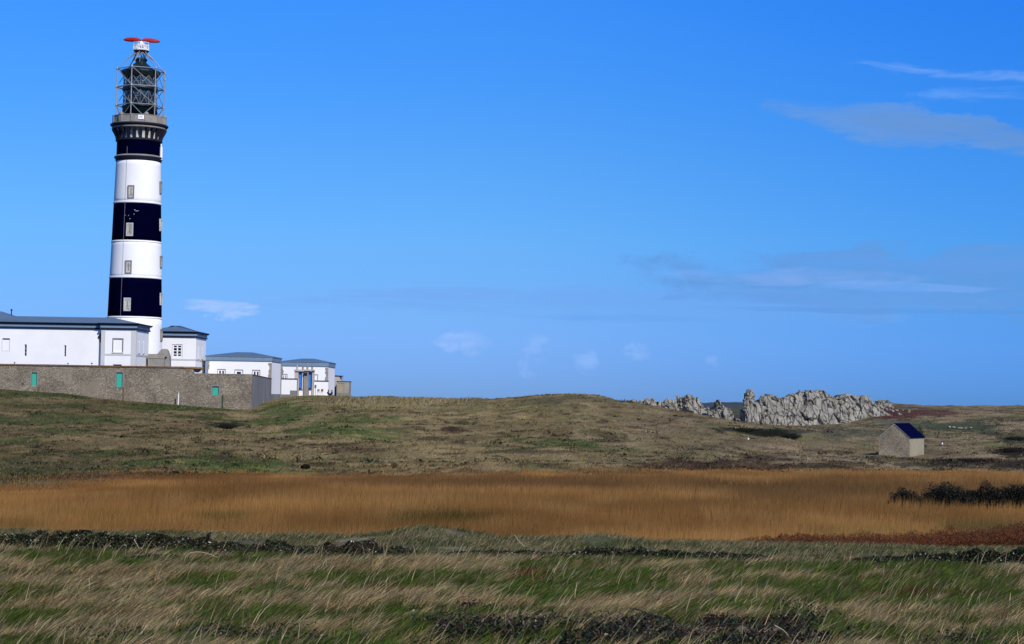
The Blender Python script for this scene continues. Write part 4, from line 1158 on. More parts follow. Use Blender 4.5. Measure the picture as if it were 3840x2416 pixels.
for (o_, X_) in ((opsW[0], XW0), (opsW[1], XW0), (opH, XWs)):
    hs = (o_[3] - o_[2]) < 1.8
    mb = MB(); mb.box(X_ + o_[0] + .01, X_ + o_[1] - .01, DW + .22, DW + .3, zwb + o_[2], zwb + o_[3])
    d_ = mb.build('hatch' if hs else 'door', GREEN, WL)
    mb = MB(); e = .22; a, b, c, d = X_ + o_[0], X_ + o_[1], zwb + o_[2], zwb + o_[3]
    mb.box(a - e, a - .002, DW - .03, DW + .05, c, d + e); mb.box(b + .002, b + e, DW - .03, DW + .05, c, d + e); mb.box(a - .002, b + .002, DW - .03, DW + .05, d + .002, d + e)
    mb.build('frame', GREYPINK, d_)
mb = MB(); mb.box(XW0 + slit[0], XW0 + slit[1], DW + .3, DW + .34, zwb + slit[2], zwb + slit[3]); mb.build('niche', DARKM, WL)
# coping, slightly uneven
mb = MB(); x = XW0
while x < XWs - .1:
    w = random.uniform(2.5, 5.5); x2 = min(x + w, XWs + .3); dz = random.uniform(-.03, .03)
    mb.box(x, x2 - .004, DW - .14, DW + .75, zH + .003, zH + .24 + dz); x = x2
mb.build('coping', COPE, WL)
mb = MB(); xe = Xp(760, 1385, DW)
mb.prism([(XWs - 1.6, DW - .15, zH + .25), (xe - .3, DW - .15, zH + .23), (xe + .1, DW - .15, zH + .1), (xe, DW - .15, zH - .02), (XWs - 1.6, DW - .15, zH + .0)], (0, 1.0, 0)); mb.build('coping_end', RUST, WL)
mb = MB(); mb.prism([(XWs - .1, DW - .05, zH - .03), (xe - .1, DW - .05, zH - .03), (xe - .7, DW - .05, zL + .25), (XWs + .2, DW - .05, zL + .25)], (0, .7, 0)); mb.build('coping_underside', DARKM, WL)  # dark wedge for the dark underside of the overhanging coping end
mb = MB(); mb.box(XWs + .01, XWe + .04, DW - .04, DW + .74, zL + .003, zL + .1); mb.build('low_coping', GREYC, WL)
# ramps and steps below the openings
def ramp(pl, ptop, pr, ybase_l, ytop, depth_):
    zt_ = Zp(pr, ytop, DW - depth_); xr = Xp(pr, ytop + 20, DW - depth_); xt = Xp(ptop, ytop, DW - depth_); xl = Xp(pl, ybase_l, DW - depth_)
    zl_ = Zp(pl, ybase_l, DW - depth_)
    mb = MB(); mb.prism([(xl, DW - depth_, zl_ - 1.5), (xr, DW - depth_, zl_ - 3.0), (xr, DW - depth_, zt_), (xt, DW - depth_, zt_), (xl, DW - depth_, zl_)], (0, depth_ - .003, 0))
    mb.build('ramp', RUBBLE, WL)
ramp(22, 108, 140, 1460, 1446, 1.5)
ramp(330, 436, 458, 1482, 1453, 1.5)
ramp(705, 800, 829, 1515, 1484, 1.2)
mb = MB(); q = at(831, 1482, DW - 1.3); mb.tube((q.x, DW - .12, q.z), (q.x, DW - .12, q.z - 2.8), .1, 8); mb.build('drainpipe', mat('dark_green_pipe', (.02, .045, .03), .5), WL)
# return wall
RW = thing('return_wall', 'plain grey rendered wall closing the right end of the rubble wall', 'wall', (XWe, DW + .7, zwb))
xq = Xp(1018, 1450, D3)
zr1 = zL - .02
p = [(XWe - .01, DW + .0, zwb), (xq, D3, zwb), (xq, D3, zr1 - .25), (XWe - .01, DW + .0, zr1)]
mb = MB(); mb.prism([(a + .005, b - .02, c) for a, b, c in p], (-.45, .5, 0)); mb.build('wall', GREYW, RW)
mb = MB(); mb.prism([(p[3][0] + .06, DW - .05, zr1 + .004), (xq + .06, D3 - .1, zr1 - .246), (xq + .06, D3 - .1, zr1 - .07), (p[3][0] + .06, DW - .05, zr1 + .12)], (-.55, .5, 0)); mb.build('coping', mat('reddish_coping', (.12, .06, .05), .85), RW)
mb = MB(); 
f1, f2 = .55, .98
P1 = Vector(p[0]).lerp(Vector(p[1]), f1); P2 = Vector(p[0]).lerp(Vector(p[1]), f2)
mb.prism([(P1.x + .12, P1.y, zwb), (P2.x + .12, P2.y, zwb), (P2.x + .12, P2.y, -.9), (P1.x + .12, P1.y, -.9)], (-.1, 0, 0)); mb.build('buttress', GREYW, RW)
# white marker pole against the wall
q = at(668, 1507, DW - 1.2); MP = thing('marker_pole', 'thin white marker pole with round knob against the rubble wall', 'pole', (q.x, q.y, gz(q.x, q.y)))
zt_ = Zp(668, 1478, DW - 1.2)
mb = MB(); mb.tube((q.x, q.y, gz(q.x, q.y) - .3), (q.x + .05, q.y, zt_), .09, 8); mb.build('pole', WHITEP, MP)
mb = MB(); mb.lathe(q.x + .05, q.y, [(.06, zt_ - .02), (.13, zt_ + .08), (.1, zt_ + .2), (.02, zt_ + .24)], 10); mb.build('knob', PALEG, MP)

# ------------------------------------------------------------------ stone shed on the right
DS_ = 200.0
c0 = at(3411, 1712, DS_)
W_, L_ = 3.42, 5.0
al = R(30)
T = Matrix.Translation((c0.x, DS_, c0.z)) @ Matrix(((-math.cos(al), math.sin(al), 0, 0), (math.sin(al), math.cos(al), 0, 0), (0, 0, 1, 0), (0, 0, 0, 1)))
# local x along the gable to the left, local y along the side away
he, hr = 70 / F * DS_, 0
hr = he + 1.42
SH = thing('stone_shed', 'small stone shed with dark navy pitched roof alone on the heath', 'shed', (c0.x, DS_, c0.z))
mb = MB(T)
mb.add([(0, 0, -1), (W_, 0, -1), (W_, 0, he), (W_ / 2, 0, hr), (0, 0, he)], [(0, 1, 2, 3, 4)])
mb.build('gable_wall', RUBBLE2, SH, fix=False)
mb = MB(T); mb.add([(0, L_, -1), (W_, L_, -1), (W_, L_, he), (W_ / 2, L_, hr), (0, L_, he)], [(4, 3, 2, 1, 0)]); mb.build('gable_wall', RUBBLE2, SH, fix=False)
mb = MB(T); mb.add([(0, 0.003, -1), (0, L_, -1), (0, L_, he), (0, 0.003, he)], [(0, 1, 2, 3)]); mb.add([(W_, 0, -1), (W_, L_, -1), (W_, L_, he), (W_, 0, he)], [(3, 2, 1, 0)]); mb.build('side_wall', BEIGE, SH, fix=False)
for s_ in (0, 1):
    e = .12
    mb = MB(T)
    dx = W_ / 2 + e; sl = (hr - he) / (W_ / 2)
    xe = -e if s_ == 0 else W_ + e
    ze = he - e * sl + .05
    poly = [(xe, -.06, ze), (W_ / 2, -.06, hr + .05), (W_ / 2, -.06, hr + .12), (xe, -.06, ze + .07)]
    mb.prism(poly, (0, L_ + .12, 0)); mb.build('roof', ROOFN, SH)
    mb = MB(T); mb.prism([(xe * .3 if s_ == 0 else W_ + e * .3, -.05, he - .03), (W_ / 2, -.05, hr - .03), (W_ / 2, -.05, hr + .045), (xe, -.05, ze)], (0, .045, 0)); mb.build('verge', mat('pale_mortar', (.5, .48, .42)), SH)
mb = MB(T); mb.tube((W_ / 2, -.06, hr + .12), (W_ / 2, L_ + .06, hr + .12), .05, 6); mb.build('ridge', mat('ridge_tile', (.05, .05, .06)), SH)
mb = MB(T); mb.box(-.05, .0 - .003, .0, L_, he - .08, he - .02); mb.build('eaves_band', mat('pale_eaves', (.5, .48, .42)), SH)
# ------------------------------------------------------------------ rock outcrops
_N3 = rng.random((64, 64, 64))
def vn3(p, s, seed=0):
    q = p * s + seed * 13.7
    i = np.floor(q).astype(int); f = q - i; f = f * f * (3 - 2 * f); i &= 63; j = (i + 1) & 63
    g = lambda a, b, c: _N3[a, b, c]
    x0 = g(i[:, 0], i[:, 1], i[:, 2]) * (1 - f[:, 0]) + g(j[:, 0], i[:, 1], i[:, 2]) * f[:, 0]
    x1 = g(i[:, 0], j[:, 1], i[:, 2]) * (1 - f[:, 0]) + g(j[:, 0], j[:, 1], i[:, 2]) * f[:, 0]
    x2 = g(i[:, 0], i[:, 1], j[:, 2]) * (1 - f[:, 0]) + g(j[:, 0], i[:, 1], j[:, 2]) * f[:, 0]
    x3 = g(i[:, 0], j[:, 1], j[:, 2]) * (1 - f[:, 0]) + g(j[:, 0], j[:, 1], j[:, 2]) * f[:, 0]
    a = x0 * (1 - f[:, 1]) + x1 * f[:, 1]; b = x2 * (1 - f[:, 1]) + x3 * f[:, 1]
    return a * (1 - f[:, 2]) + b * f[:, 2]

def vor3(p, s, seed=0):
    """F1, F2 and the id of the nearest cell of a jittered grid"""
    q = p * s + seed * 7.31; i0 = np.floor(q).astype(int); f1 = np.full(len(p), 9.); f2 = np.full(len(p), 9.); idv = np.zeros(len(p))
    for a in (-1, 0, 1):
        for b in (-1, 0, 1):
            for c in (-1, 0, 1):
                k = i0 + np.array([a, b, c]); m = k & 63
                j = np.stack([_N3[m[:, 0], m[:, 1], m[:, 2]], _N3[m[:, 1], m[:, 2], m[:, 0]], _N3[m[:, 2], m[:, 0], m[:, 1]]], -1)
                dd = np.linalg.norm(k + .1 + .8 * j - q, axis=1); r = _N3[m[:, 2], m[:, 1], m[:, 0]]
                n1 = dd < f1; f2 = np.where(n1, f1, np.minimum(f2, dd)); idv = np.where(n1, r, idv); f1 = np.where(n1, dd, f1)
    return f1, f2, idv

def rock_material(name, c1, c2, lichen):
    m = mat(name, c1, 0.93, 0.22, 1.1, bump=0.07, bscale=3.5, spec=0.15, tint2=c2)
    t = m.node_tree; b = t.nodes['Principled BSDF']
    co = t.nodes.new('ShaderNodeTexCoord')
    mp = t.nodes.new('ShaderNodeMapping'); mp.inputs['Rotation'].default_value = (0, R(32), 0); mp.inputs['Scale'].default_value = (1.9, 1.0, .62)
    t.links.new(co.outputs['Object'], mp.inputs[0])
    wn = t.nodes.new('ShaderNodeTexNoise'); wn.inputs['Scale'].default_value = 1.5; wn.inputs['Detail'].default_value = 4
    t.links.new(mp.outputs[0], wn.inputs['Vector'])
    mxv = t.nodes.new('ShaderNodeMix'); mxv.data_type = 'RGBA'; mxv.blend_type = 'LINEAR_LIGHT'; mxv.inputs[0].default_value = .35
    t.links.new(mp.outputs[0], mxv.inputs[6]); t.links.new(wn.outputs['Color'], mxv.inputs[7])
    v = t.nodes.new('ShaderNodeTexVoronoi'); v.feature = 'DISTANCE_TO_EDGE'; v.inputs['Scale'].default_value = .42
    t.links.new(mxv.outputs[2], v.inputs['Vector'])
    r = t.nodes.new('ShaderNodeMapRange'); r.inputs[1].default_value = .005; r.inputs[2].default_value = .05
    t.links.new(v.outputs[0], r.inputs[0])
    bu = t.nodes.new('ShaderNodeBump'); bu.inputs['Distance'].default_value = .25
    t.links.new(r.outputs[0], bu.inputs['Height'])
    old = b.inputs['Normal'].links[0].from_socket
    t.links.new(old, bu.inputs['Normal']); t.links.new(bu.outputs[0], b.inputs['Normal'])
    src = b.inputs['Base Color'].links[0].from_socket
    m2 = t.nodes.new('ShaderNodeMix'); m2.data_type = 'RGBA'; m2.inputs[6].default_value = (.035, .033, .03, 1)
    r5 = t.nodes.new('ShaderNodeMapRange'); r5.inputs[1].default_value = .003; r5.inputs[2].default_value = .035; r5.inputs[3].default_value = .25
    t.links.new(v.outputs[0], r5.inputs[0])
    t.links.new(r5.outputs[0], m2.inputs[0]); t.links.new(src, m2.inputs[7])
    ge = t.nodes.new('ShaderNodeNewGeometry'); se = t.nodes.new('ShaderNodeSeparateXYZ'); t.links.new(ge.outputs['Normal'], se.inputs[0])
    n2 = t.nodes.new('ShaderNodeTexNoise'); n2.inputs['Scale'].default_value = 1.3; n2.inputs['Detail'].default_value = 6; t.links.new(co.outputs['Object'], n2.inputs['Vector'])
    ml = t.nodes.new('ShaderNodeMath'); ml.operation = 'MULTIPLY'; t.links.new(se.outputs[2], ml.inputs[0]); t.links.new(n2.outputs[0], ml.inputs[1])
    r6 = t.nodes.new('ShaderNodeMapRange'); r6.inputs[1].default_value = .22; r6.inputs[2].default_value = .45; r6.inputs[4].default_value = .6
    t.links.new(ml.outputs[0], r6.inputs[0])
    m3 = t.nodes.new('ShaderNodeMix'); m3.data_type = 'RGBA'; m3.inputs[7].default_value = (*lichen, 1)
    t.links.new(r6.outputs[0], m3.inputs[0]); t.links.new(m2.outputs[2], m3.inputs[6])
    t.links.new(m3.outputs[2], b.inputs['Base Color'])
    return m
ROCK = rock_material('grey_granite', (.225, .213, .185), (.30, .283, .24), (.24, .23, .14))
ROCKB = rock_material('haze_tinted_granite', (.17, .20, .23), (.20, .23, .26), (.18, .2, .18))  # blue of distance haze put into the granite's colour

def remeshed(mb, voxel):
    me = bpy.data.meshes.new('tmp'); me.from_pydata(mb.v, [], mb.f)
    o = bpy.data.objects.new('tmp', me); col.objects.link(o)
    md = o.modifiers.new('r', 'REMESH'); md.mode = 'VOXEL'; md.voxel_size = voxel
    dg = bpy.context.evaluated_depsgraph_get()
    ev = o.evaluated_get(dg).to_mesh()
    V = np.empty(len(ev.vertices) * 3); ev.vertices.foreach_get('co', V); V = V.reshape(-1, 3)
    N = np.empty(len(ev.vertices) * 3); ev.vertices.foreach_get('normal', N); N = N.reshape(-1, 3)
    Fc = [tuple(p.vertices) for p in ev.polygons]
    o.evaluated_get(dg).to_mesh_clear()
    bpy.data.objects.remove(o); bpy.data.meshes.remove(me)
    return V, N, Fc

def hull_block(mb, c, s, tilt, rnd):
    bm = bmesh.new()
    for _ in range(11):
        v = Vector((rnd.uniform(-1, 1), rnd.uniform(-1, 1), rnd.uniform(-1, 1)))
        m_ = max(abs(v.x), abs(v.y), abs(v.z)); v = v / m_ * rnd.uniform(.82, 1)
        bm.verts.new((v.x * s[0], v.y * s[1], v.z * s[2]))
    r = bmesh.ops.convex_hull(bm, input=bm.verts)
    bmesh.ops.delete(bm, geom=[v for v in bm.verts if not v.link_faces], context='VERTS')
    Rm = Matrix.Rotation(tilt + rnd.uniform(-.18, .18), 3, 'Y') @ Matrix.Rotation(rnd.uniform(-.5, .5), 3, 'Z') @ Matrix.Rotation(rnd.uniform(-.2, .2), 3, 'X')
    bm.verts.index_update()
    mb.add([Rm @ v.co + Vector(c) for v in bm.verts], [[v.index for v in f.verts] for f in bm.faces])
    bm.free()

def crag(name, label, sil, D, thick, size=1.0, tilt=-.45, voxel=.13, mat_=None, group=None, disp=.35, seed=1, cat='rock', gap=.12):
    """outcrop of jointed granite blocks: sil = top line in photograph pixels, from left to right"""
    rnd = random.Random(seed)
    P = [at(a, b, D) for a, b in sil]
    xs = [p.x for p in P]; zs = [p.z for p in P]
    top = lambda x: float(np.interp(x, xs, zs))
    zg = min(gz((xs[0] + xs[-1]) / 2, D - thick), min(zs)) - 1.0
    x0, x1 = xs[0], xs[-1]
    mb = MB()
    x = x0 + .1
    w = .35
    while x < x1 - .05:                       # core mass
        h = top(x + w / 2) - .10 * size - zg
        if h > .3:
            e = max(.15, min(1, (x - x0 + .3) / 1.0, (x1 - x + .1) / 1.0))
            ty = thick * (.50 + .03 * rnd.random()) * e
            mb.prism([(x, D - ty, zg), (x + w * 1.08, D - ty, zg), (x + w * 1.08, D - ty * .30, zg + h), (x, D - ty * .30, zg + h)], (0, ty * 1.3, 0))
        x += w
    x = x0
    while x < x1:                              # blocks over it
        z = zg + .4
        while True:
            t = top(x)
            if z > t - .1 * size: break
            if z < t - 1.6 * size and rnd.random() < .6: z += size * .6; continue
            s = size * rnd.uniform(.45, 1.0)
            f = (z - zg) / max(.5, t - zg)
            jx, jz = rnd.uniform(-.3, .3) * size, rnd.uniform(-.25, .25) * size
            sx, sy, sz = s * rnd.uniform(.42, .78), s * rnd.uniform(.5, .9), s * rnd.uniform(.55, 1.05)
            cz = min(z + jz, top(np.clip(x + jx, x0, x1)) - sz * .86)
            e = max(.2, min(1, (x - x0 + .4) / 1.5, (x1 - x + .3) / 1.5))
            cy = D - thick * e * (.50 - .35 * f) + sy * rnd.uniform(.55, .9)
            hull_block(mb, (x + jx, cy, cz), (sx, sy, sz), tilt, rnd)
            z += size * rnd.uniform(.55, .85)
        x += size * rnd.uniform(.42, .62)
    V, N, Fc = remeshed(mb, voxel)
    ca, sa = math.cos(tilt), math.sin(tilt)
    W = V + (np.stack([vn3(V, .9, seed + i) for i in (1, 2, 3)], -1) - .5) * .8
    Q = np.stack([(W[:, 0] * ca - W[:, 2] * sa) * 1.5, W[:, 1] * .7, (W[:, 0] * sa + W[:, 2] * ca) * .62], -1)
    d = (vn3(V, 1.3, seed) - .5) * .22 + (vn3(V, 3.1, seed + 3) - .5) * .16 + (vn3(V, 6.5, seed + 5) - .5) * .12
    for sc_, amp, ck in ((.40 / size ** .6, 1.5, .95), (1.0 / size ** .6, .42, .30)):
        f1, f2, idv = vor3(Q, sc_, seed)
        d = d + (idv - .5) * amp * sstep(0, .12, f2 - f1) - ck * sstep(.08, .0, f2 - f1) * (_N3[3, 5, 7] * 0 + sstep(.35, .6, vn3(V, .7, seed + 9)))
    d = d * disp * 2.0
    dv = N * np.array([.55, 1.0, .45]); V = V + dv * d[:, None]
    o = link_mesh(name, V, Fc, mat_ or ROCK)
    return tag(o, label, cat, group)

crag('rock_outcrop', 'largest grey granite outcrop, a broad jointed ridge left of the shed',
     [(2830, 1530), (2836, 1502), (2848, 1497), (2862, 1486), (2882, 1473), (2893, 1482), (2905, 1484), (2928, 1490), (2951, 1485), (2962, 1477), (2975, 1473), (2999, 1464), (3034, 1460), (3048, 1468), (3060, 1462), (3077, 1457), (3090, 1462), (3102, 1473), (3128, 1486), (3151, 1481), (3175, 1478), (3194, 1479), (3204, 1486), (3214, 1484), (3237, 1481), (3256, 1489), (3270, 1499), (3282, 1514), (3300, 1532), (3325, 1548), (3345, 1560)],
     345, 7.0, 2.1, -.5, .12, seed=11)
crag('rock_outcrop', 'low lumpy granite shelf under the standing rock finger',
     [(2783, 1560), (2790, 1533), (2796, 1508), (2806, 1501), (2822, 1499), (2838, 1506), (2850, 1512), (2870, 1530)], 342, 4.5, 1.3, -.4, .10, seed=14)
crag('rock_pinnacle', 'upright finger of granite standing above the left end of the large outcrop',
     [(2799, 1492), (2801, 1475), (2804, 1461), (2809, 1457.5), (2814, 1460), (2820, 1468), (2826, 1480), (2828, 1500)], 343, 1.5, 1.0, -.12, .07, seed=17, gap=.05, disp=.2)
crag('rock_outcrop', 'small pale square topped rock right of the large outcrop ridge',
     [(3283, 1518), (3287, 1500), (3306, 1497), (3325, 1500), (3345, 1503), (3347, 1520)], 425, 2.6, 1.7, -.2, .09, seed=21)
crag('rock_outcrop', 'stubby pale rock just showing over the brow, leftmost of the rocks',
     [(2366, 1516), (2370, 1500), (2379, 1498), (2388, 1500), (2392, 1520)], 350, 2, 1.6, -.1, .09, seed=24, gap=.03)
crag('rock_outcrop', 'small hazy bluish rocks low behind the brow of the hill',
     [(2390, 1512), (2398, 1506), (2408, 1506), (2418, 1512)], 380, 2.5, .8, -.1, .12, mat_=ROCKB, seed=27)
crag('rock_outcrop', 'rounded leaning granite slab at left of the rock row',
     [(2413, 1512), (2416, 1497), (2423, 1490), (2435, 1488), (2447, 1491), (2458, 1500), (2472, 1508), (2484, 1512), (2488, 1530)], 346, 3.6, 1.9, -.5, .10, seed=31, gap=.07)
crag('rock_outcrop', 'flat topped granite slab with dark left face in the rock row',
     [(2483, 1530), (2486, 1508), (2494, 1498), (2510, 1496), (2526, 1498), (2536, 1512)], 345, 3.6, 1.9, -.5, .10, seed=35, gap=.07)
crag('rock_outcrop', 'tall spiked granite mass in the middle of the rock row',
     [(2530, 1520), (2532, 1492), (2536, 1472), (2540, 1471), (2546, 1484), (2558, 1489), (2570, 1485), (2584, 1483), (2592, 1480), (2600, 1488), (2612, 1498), (2621, 1506), (2626, 1528), (2660, 1532), (2664, 1545)], 347, 4.5, 1.7, -.55, .11, seed=39)
crag('rock_outcrop', 'craggy granite heap with a small horn, rightmost of the rock row',
     [(2655, 1540), (2663, 1521), (2670, 1530), (2676, 1522), (2684, 1500), (2691, 1495), (2698, 1501), (2702, 1512), (2712, 1522), (2730, 1533), (2742, 1542), (2750, 1560), (2753, 1585)], 344, 4.2, 1.5, -.5, .10, seed=43)

# loose boulders
def boulder(name, label, px, py, w_px, h_px, D, m, seed, group=None, cat='stone', y_is_base=True, smooth=False, embed=.25):
    rnd = random.Random(seed)
    c = at(px, py, D)
    w, h = w_px / F * D, h_px / F * D
    mb = MB()
    bm = bmesh.new()
    for _ in range(26):
        v = Vector((rnd.gauss(0, 1), rnd.gauss(0, 1), rnd.gauss(0, 1))).normalized()
        bm.verts.new((v.x * w / 2, v.y * w * .4, v.z * h * .62))
    bmesh.ops.convex_hull(bm, input=bm.verts)
    bmesh.ops.delete(bm, geom=[v for v in bm.verts if not v.link_faces], context='VERTS')
    bmesh.ops.bevel(bm, geom=list(bm.edges), offset=min(w, h) * .06, segments=1, affect='EDGES')
    bmesh.ops.triangulate(bm, faces=bm.faces)
    bmesh.ops.subdivide_edges(bm, edges=bm.edges, cuts=1)
    bm.verts.index_update()
    V = np.array([tuple(v.co) for v in bm.verts]); Fc = [[v.index for v in f.verts] for f in bm.faces]
    bm.free()
    s = 1 / max(w, h)
    V = V * (1 + (vn3(V + c.x, 3 * s, seed)[:, None] - .5) * .22)
    V += np.array([c.x, c.y, c.z + h * (.5 - embed)])
    o = link_mesh(name, V, Fc, m)
    return tag(o, label, cat, group)
for k in range(34):
    px = random.uniform(3215, 3450); f = (px - 3215) / 235
    py = 1530 + f * 14 + random.gauss(0, 14) * (1 - .5 * f)
    py = max(py, 1517); D = 352 + (1560 - py) * 1.3
    s_ = random.uniform(4, 15) * (1 - .35 * f)
    q = at(px, py, D)
    o = boulder('boulder', 'pale granite boulder scattered on the slope right of the large outcrop', px, py, s_ * 1.3, s_ * .9, D, ROCK, 100 + k, 'boulders scattered beside the outcrop', 'boulder')
    dz = gz(q.x, D) - q.z
    o.location.z = dz + .1
CHALK = mat('white_painted_stone', (.8, .8, .78), .8, .08, 4.0)
PSTONE = mat('pale_lichen_stone', (.30, .30, .26), .9, .35, 14.0, bump=.01, bscale=50, tint2=(.17, .16, .13))
TSTONE = mat('tan_lichen_stone', (.15, .125, .09), .9, .35, 14.0, bump=.01, bscale=50, tint2=(.08, .07, .05))
def on_ground(o, px, py, D, up=0.0):
    q = at(px, py, D); o.location.z = gz(q.x, D) - q.z + up; return o
boulder('marker_stone', 'small white painted marker stone right of the stone shed', 3533, 1674, 8, 13, 226, CHALK, 5, cat='marker', embed=0)
boulder('marker_stone', 'white stone on the slope below the dark gorse patch', 2806, 1650, 9, 7, 215, CHALK, 6, cat='stone', embed=0)
boulder('boulder', 'small pale boulder alone in the middle of the slope', 1854, 1676, 12, 10, 190, ROCK, 8, cat='boulder', embed=.1)
boulder('boulder', 'white lichen covered rock on the bank below the reeds', 2281, 2030, 78, 24, 42.5, mat('white_lichen_rock', (.38, .39, .35), .9, .4, 6, bump=.02, bscale=20), 9, cat='rock', embed=.2)
for k, (px, w) in enumerate(((3560, 14), (3578, 20), (3600, 26), (3622, 16), (3640, 12))):
    on_ground(boulder('wall_stone', 'pale stone of the ruined field wall on the far slope', px, 1614 - abs(k - 2), w, 6, 282, ROCK, 60 + k, 'stones of the ruined field wall'), px, 1614, 282, .1)

# ------------------------------------------------------------------ vegetation helpers
VEG = mat('plant_leaves', (1, 1, 1), .6, .12, 8.0, spec=.25, attr=True, transl=.25)
GRS = mat('grass_blades', (1, 1, 1), .75, .12, 5.0, spec=.12, attr=True, transl=.3)
REM = mat('reed_stems', (1, 1, 1), .85, .15, 2.0, spec=.08, attr=True, transl=.2)
DKV = mat('bramble_leaves', (1, 1, 1), .48, .3, 12.0, spec=.18, attr=True, transl=.1)
BARK = mat('brown_stem', (.07, .04, .025), .8, .3, 10.0)
def blades(P, h, lean, bend, w, colr, seg=2, yaw=None):
    """P (n,3) bases; h heights; lean (n,2) horizontal reach of tip; w base widths; returns V, F, C"""
    n = len(P)
    yaw = rng.uniform(0, math.pi, n) if yaw is None else yaw
    wx = np.stack([np.cos(yaw), np.sin(yaw), np.zeros(n)], -1) * w[:, None] / 2
    up = np.array([0, 0, 1.0])
    L3 = np.concatenate([lean, np.zeros((n, 1))], 1)
    rows_ = []
    for k in range(seg + 1):
        t = k / seg
        c = P + L3 * (t ** bend)[:, None] if isinstance(bend, np.ndarray) else P + L3 * (t ** bend)
        c = c + up * (h * (t ** .85))[:, None]
        if k < seg:
            f = 1 - .45 * t
            rows_ += [c - wx * f, c + wx * f]
        else:
            rows_ += [c]
    V = np.stack(rows_, 1)            # n, 2seg+1, 3
    m_ = 2 * seg + 1
    base = (np.arange(n) * m_)[:, None]
    fs = []
    for k in range(seg - 1):
        a = 2 * k
        fs += [[a, a + 1, a + 3], [a, a + 3, a + 2]]
    fs += [[2 * seg - 2, 2 * seg - 1, 2 * seg]]
    Fc = (base[:, None, :] + np.array(fs)[None]).reshape(-1, 3)
    Cc = np.repeat(colr[:, None, :], m_, 1)
    tt = np.array([k // 2 for k in range(m_)]) / seg
    return V.reshape(-1, 3), Fc, Cc.reshape(-1, 3)
def leaves(P, size, colr, flat=.6):
    n = len(P)
    a = rng.normal(size=(n, 3)); a[:, 2] *= flat; a /= np.linalg.norm(a, axis=1)[:, None]
    b = rng.normal(size=(n, 3)); b = np.cross(a, b); b /= np.linalg.norm(b, axis=1)[:, None] + 1e-9
    s = size[:, None]
    nrm = np.cross(a, b)
    V = np.stack([P - a * s * .5, P + b * s * .32 + nrm * s * .08, P + a * s * .5, P - b * s * .32 + nrm * s * .08], 1)
    base = (np.arange(n) * 4)[:, None, None]
    Fc = (base + np.array([[0, 1, 2], [0, 2, 3]])[None]).reshape(-1, 3)
    return V.reshape(-1, 3), Fc, np.repeat(colr[:, None, :], 4, 1).reshape(-1, 3)
def merge(*parts):
    Vs, Fs, Cs, k = [], [], [], 0
    for v, f, c in parts:
        Vs.append(v); Fs.append(f + k); Cs.append(c); k += len(v)
    return np.concatenate(Vs), np.concatenate(Fs), np.concatenate(Cs)
def jit(c, n, a=.2, h=.06):
    return np.clip(c * (1 + rng.normal(0, a, (n, 1))) * (1 + rng.normal(0, h, (n, 3))), .002, .8)
def px_at(X, Y, Z):
    return project(X, Y, Z)

# ------------------------------------------------------------------ hill turf: short tufts that roughen the whole slope
n = 210000
d = np.exp(rng.uniform(math.log(86), math.log(400), n)); u = rng.uniform(-.30, .33, n)
X = u * d; Y = d; 
px0 = 1920 + F * u
keep = (Y > reed_far(px0) - 6) & ~((Y > 300.5) & (px0 < 1020)) & ~((px0 > 1020) & (px0 < 1330) & (Y > 340)) & ~((px0 > 1330) & (px0 < 2360) & (Y > 325))
X, Y = X[keep], Y[keep]
keep = ~((np.abs(X - c0.x) < 4.5) & (np.abs(Y - 202) < 5)); X, Y = X[keep], Y[keep]
Z = ground_z(X, Y); n = len(X)
gc = ground_col(X, Y, Z)
gpx, gpy = project(X, Y, Z)
cl = fbm(X / 1.4, Y / 2.2, 3, 71)
crest = np.clip(1 - np.abs(gpy - 1508) / 26, 0, 1) * ((gpx > 1180) & (gpx < 1800))
h = rng.uniform(.05, .17, n) * (.5 + 1.3 * cl) * (1 + 3.0 * crest)
cc = gc * 1.12 * rng.uniform(.62, 1.5, (n, 1))
pale = (rng.random(n) < .10 + .35 * crest); cc[pale] = jit(C(.20, .165, .11), pale.sum(), .2)
gl = rng.random(n) < .05; cc[gl] = jit(C(.03, .035, .015), gl.sum(), .3)
sc = Y / 200
V, Fc, Cc = blades(np.stack([X, Y, Z - .02], -1), h, np.stack([h * rng.normal(.5, .5, n), h * rng.normal(0, .4, n)], -1), 1.3, rng.uniform(.05, .16, n) * sc, cc, 1, yaw=rng.normal(0, .5, n))
o = link_mesh('heath_turf', V, Fc, GRS, colors=Cc); tag(o, 'short wind cropped heath turf covering the long slope', 'turf', kind='stuff')

# ------------------------------------------------------------------ low heather and tussock hummocks over the slope
m_ = 7500
d = np.exp(rng.uniform(math.log(100), math.log(330), m_)); u = rng.uniform(-.29, .31, m_); hx = u * d; hy = d; hpx = 1920 + F * u
k = (hy > reed_far(hpx) - 2) & ~((hy > 299) & (hpx < 1020)) & ~((hpx > 1020) & (hpx < 1330) & (hy > 335)) & (fbm(hx / 12, hy / 18, 3, 121) > .42) & ~((np.abs(hx - c0.x) < 5) & (np.abs(hy - 202) < 6))
hx, hy = hx[k], hy[k]; m_ = len(hx); hz_ = ground_z(hx, hy); hc = ground_col(hx, hy, hz_)
hpx, hpy = project(hx, hy, hz_)
w_ = rng.uniform(.15, .55, m_) * (1 + .8 * (rng.random(m_) < .12)) * (hy / 200) ** .3; hh_ = w_ * rng.uniform(.22, .45, m_)
typ = rng.random(m_); cf = np.where((typ < .45)[:, None], hc * .6, np.where((typ < .62)[:, None], C(.028, .045, .014), np.where((typ < .8)[:, None], hc * 1.35, C(.06, .040, .024))))
crs = ((hpy < 1530) & (hpx > 1200) & (hpx < 1850)); cf[crs & (typ < .6)] = C(.24, .20, .125)
nb = 16; ii = np.repeat(np.arange(m_), nb); n = len(ii)
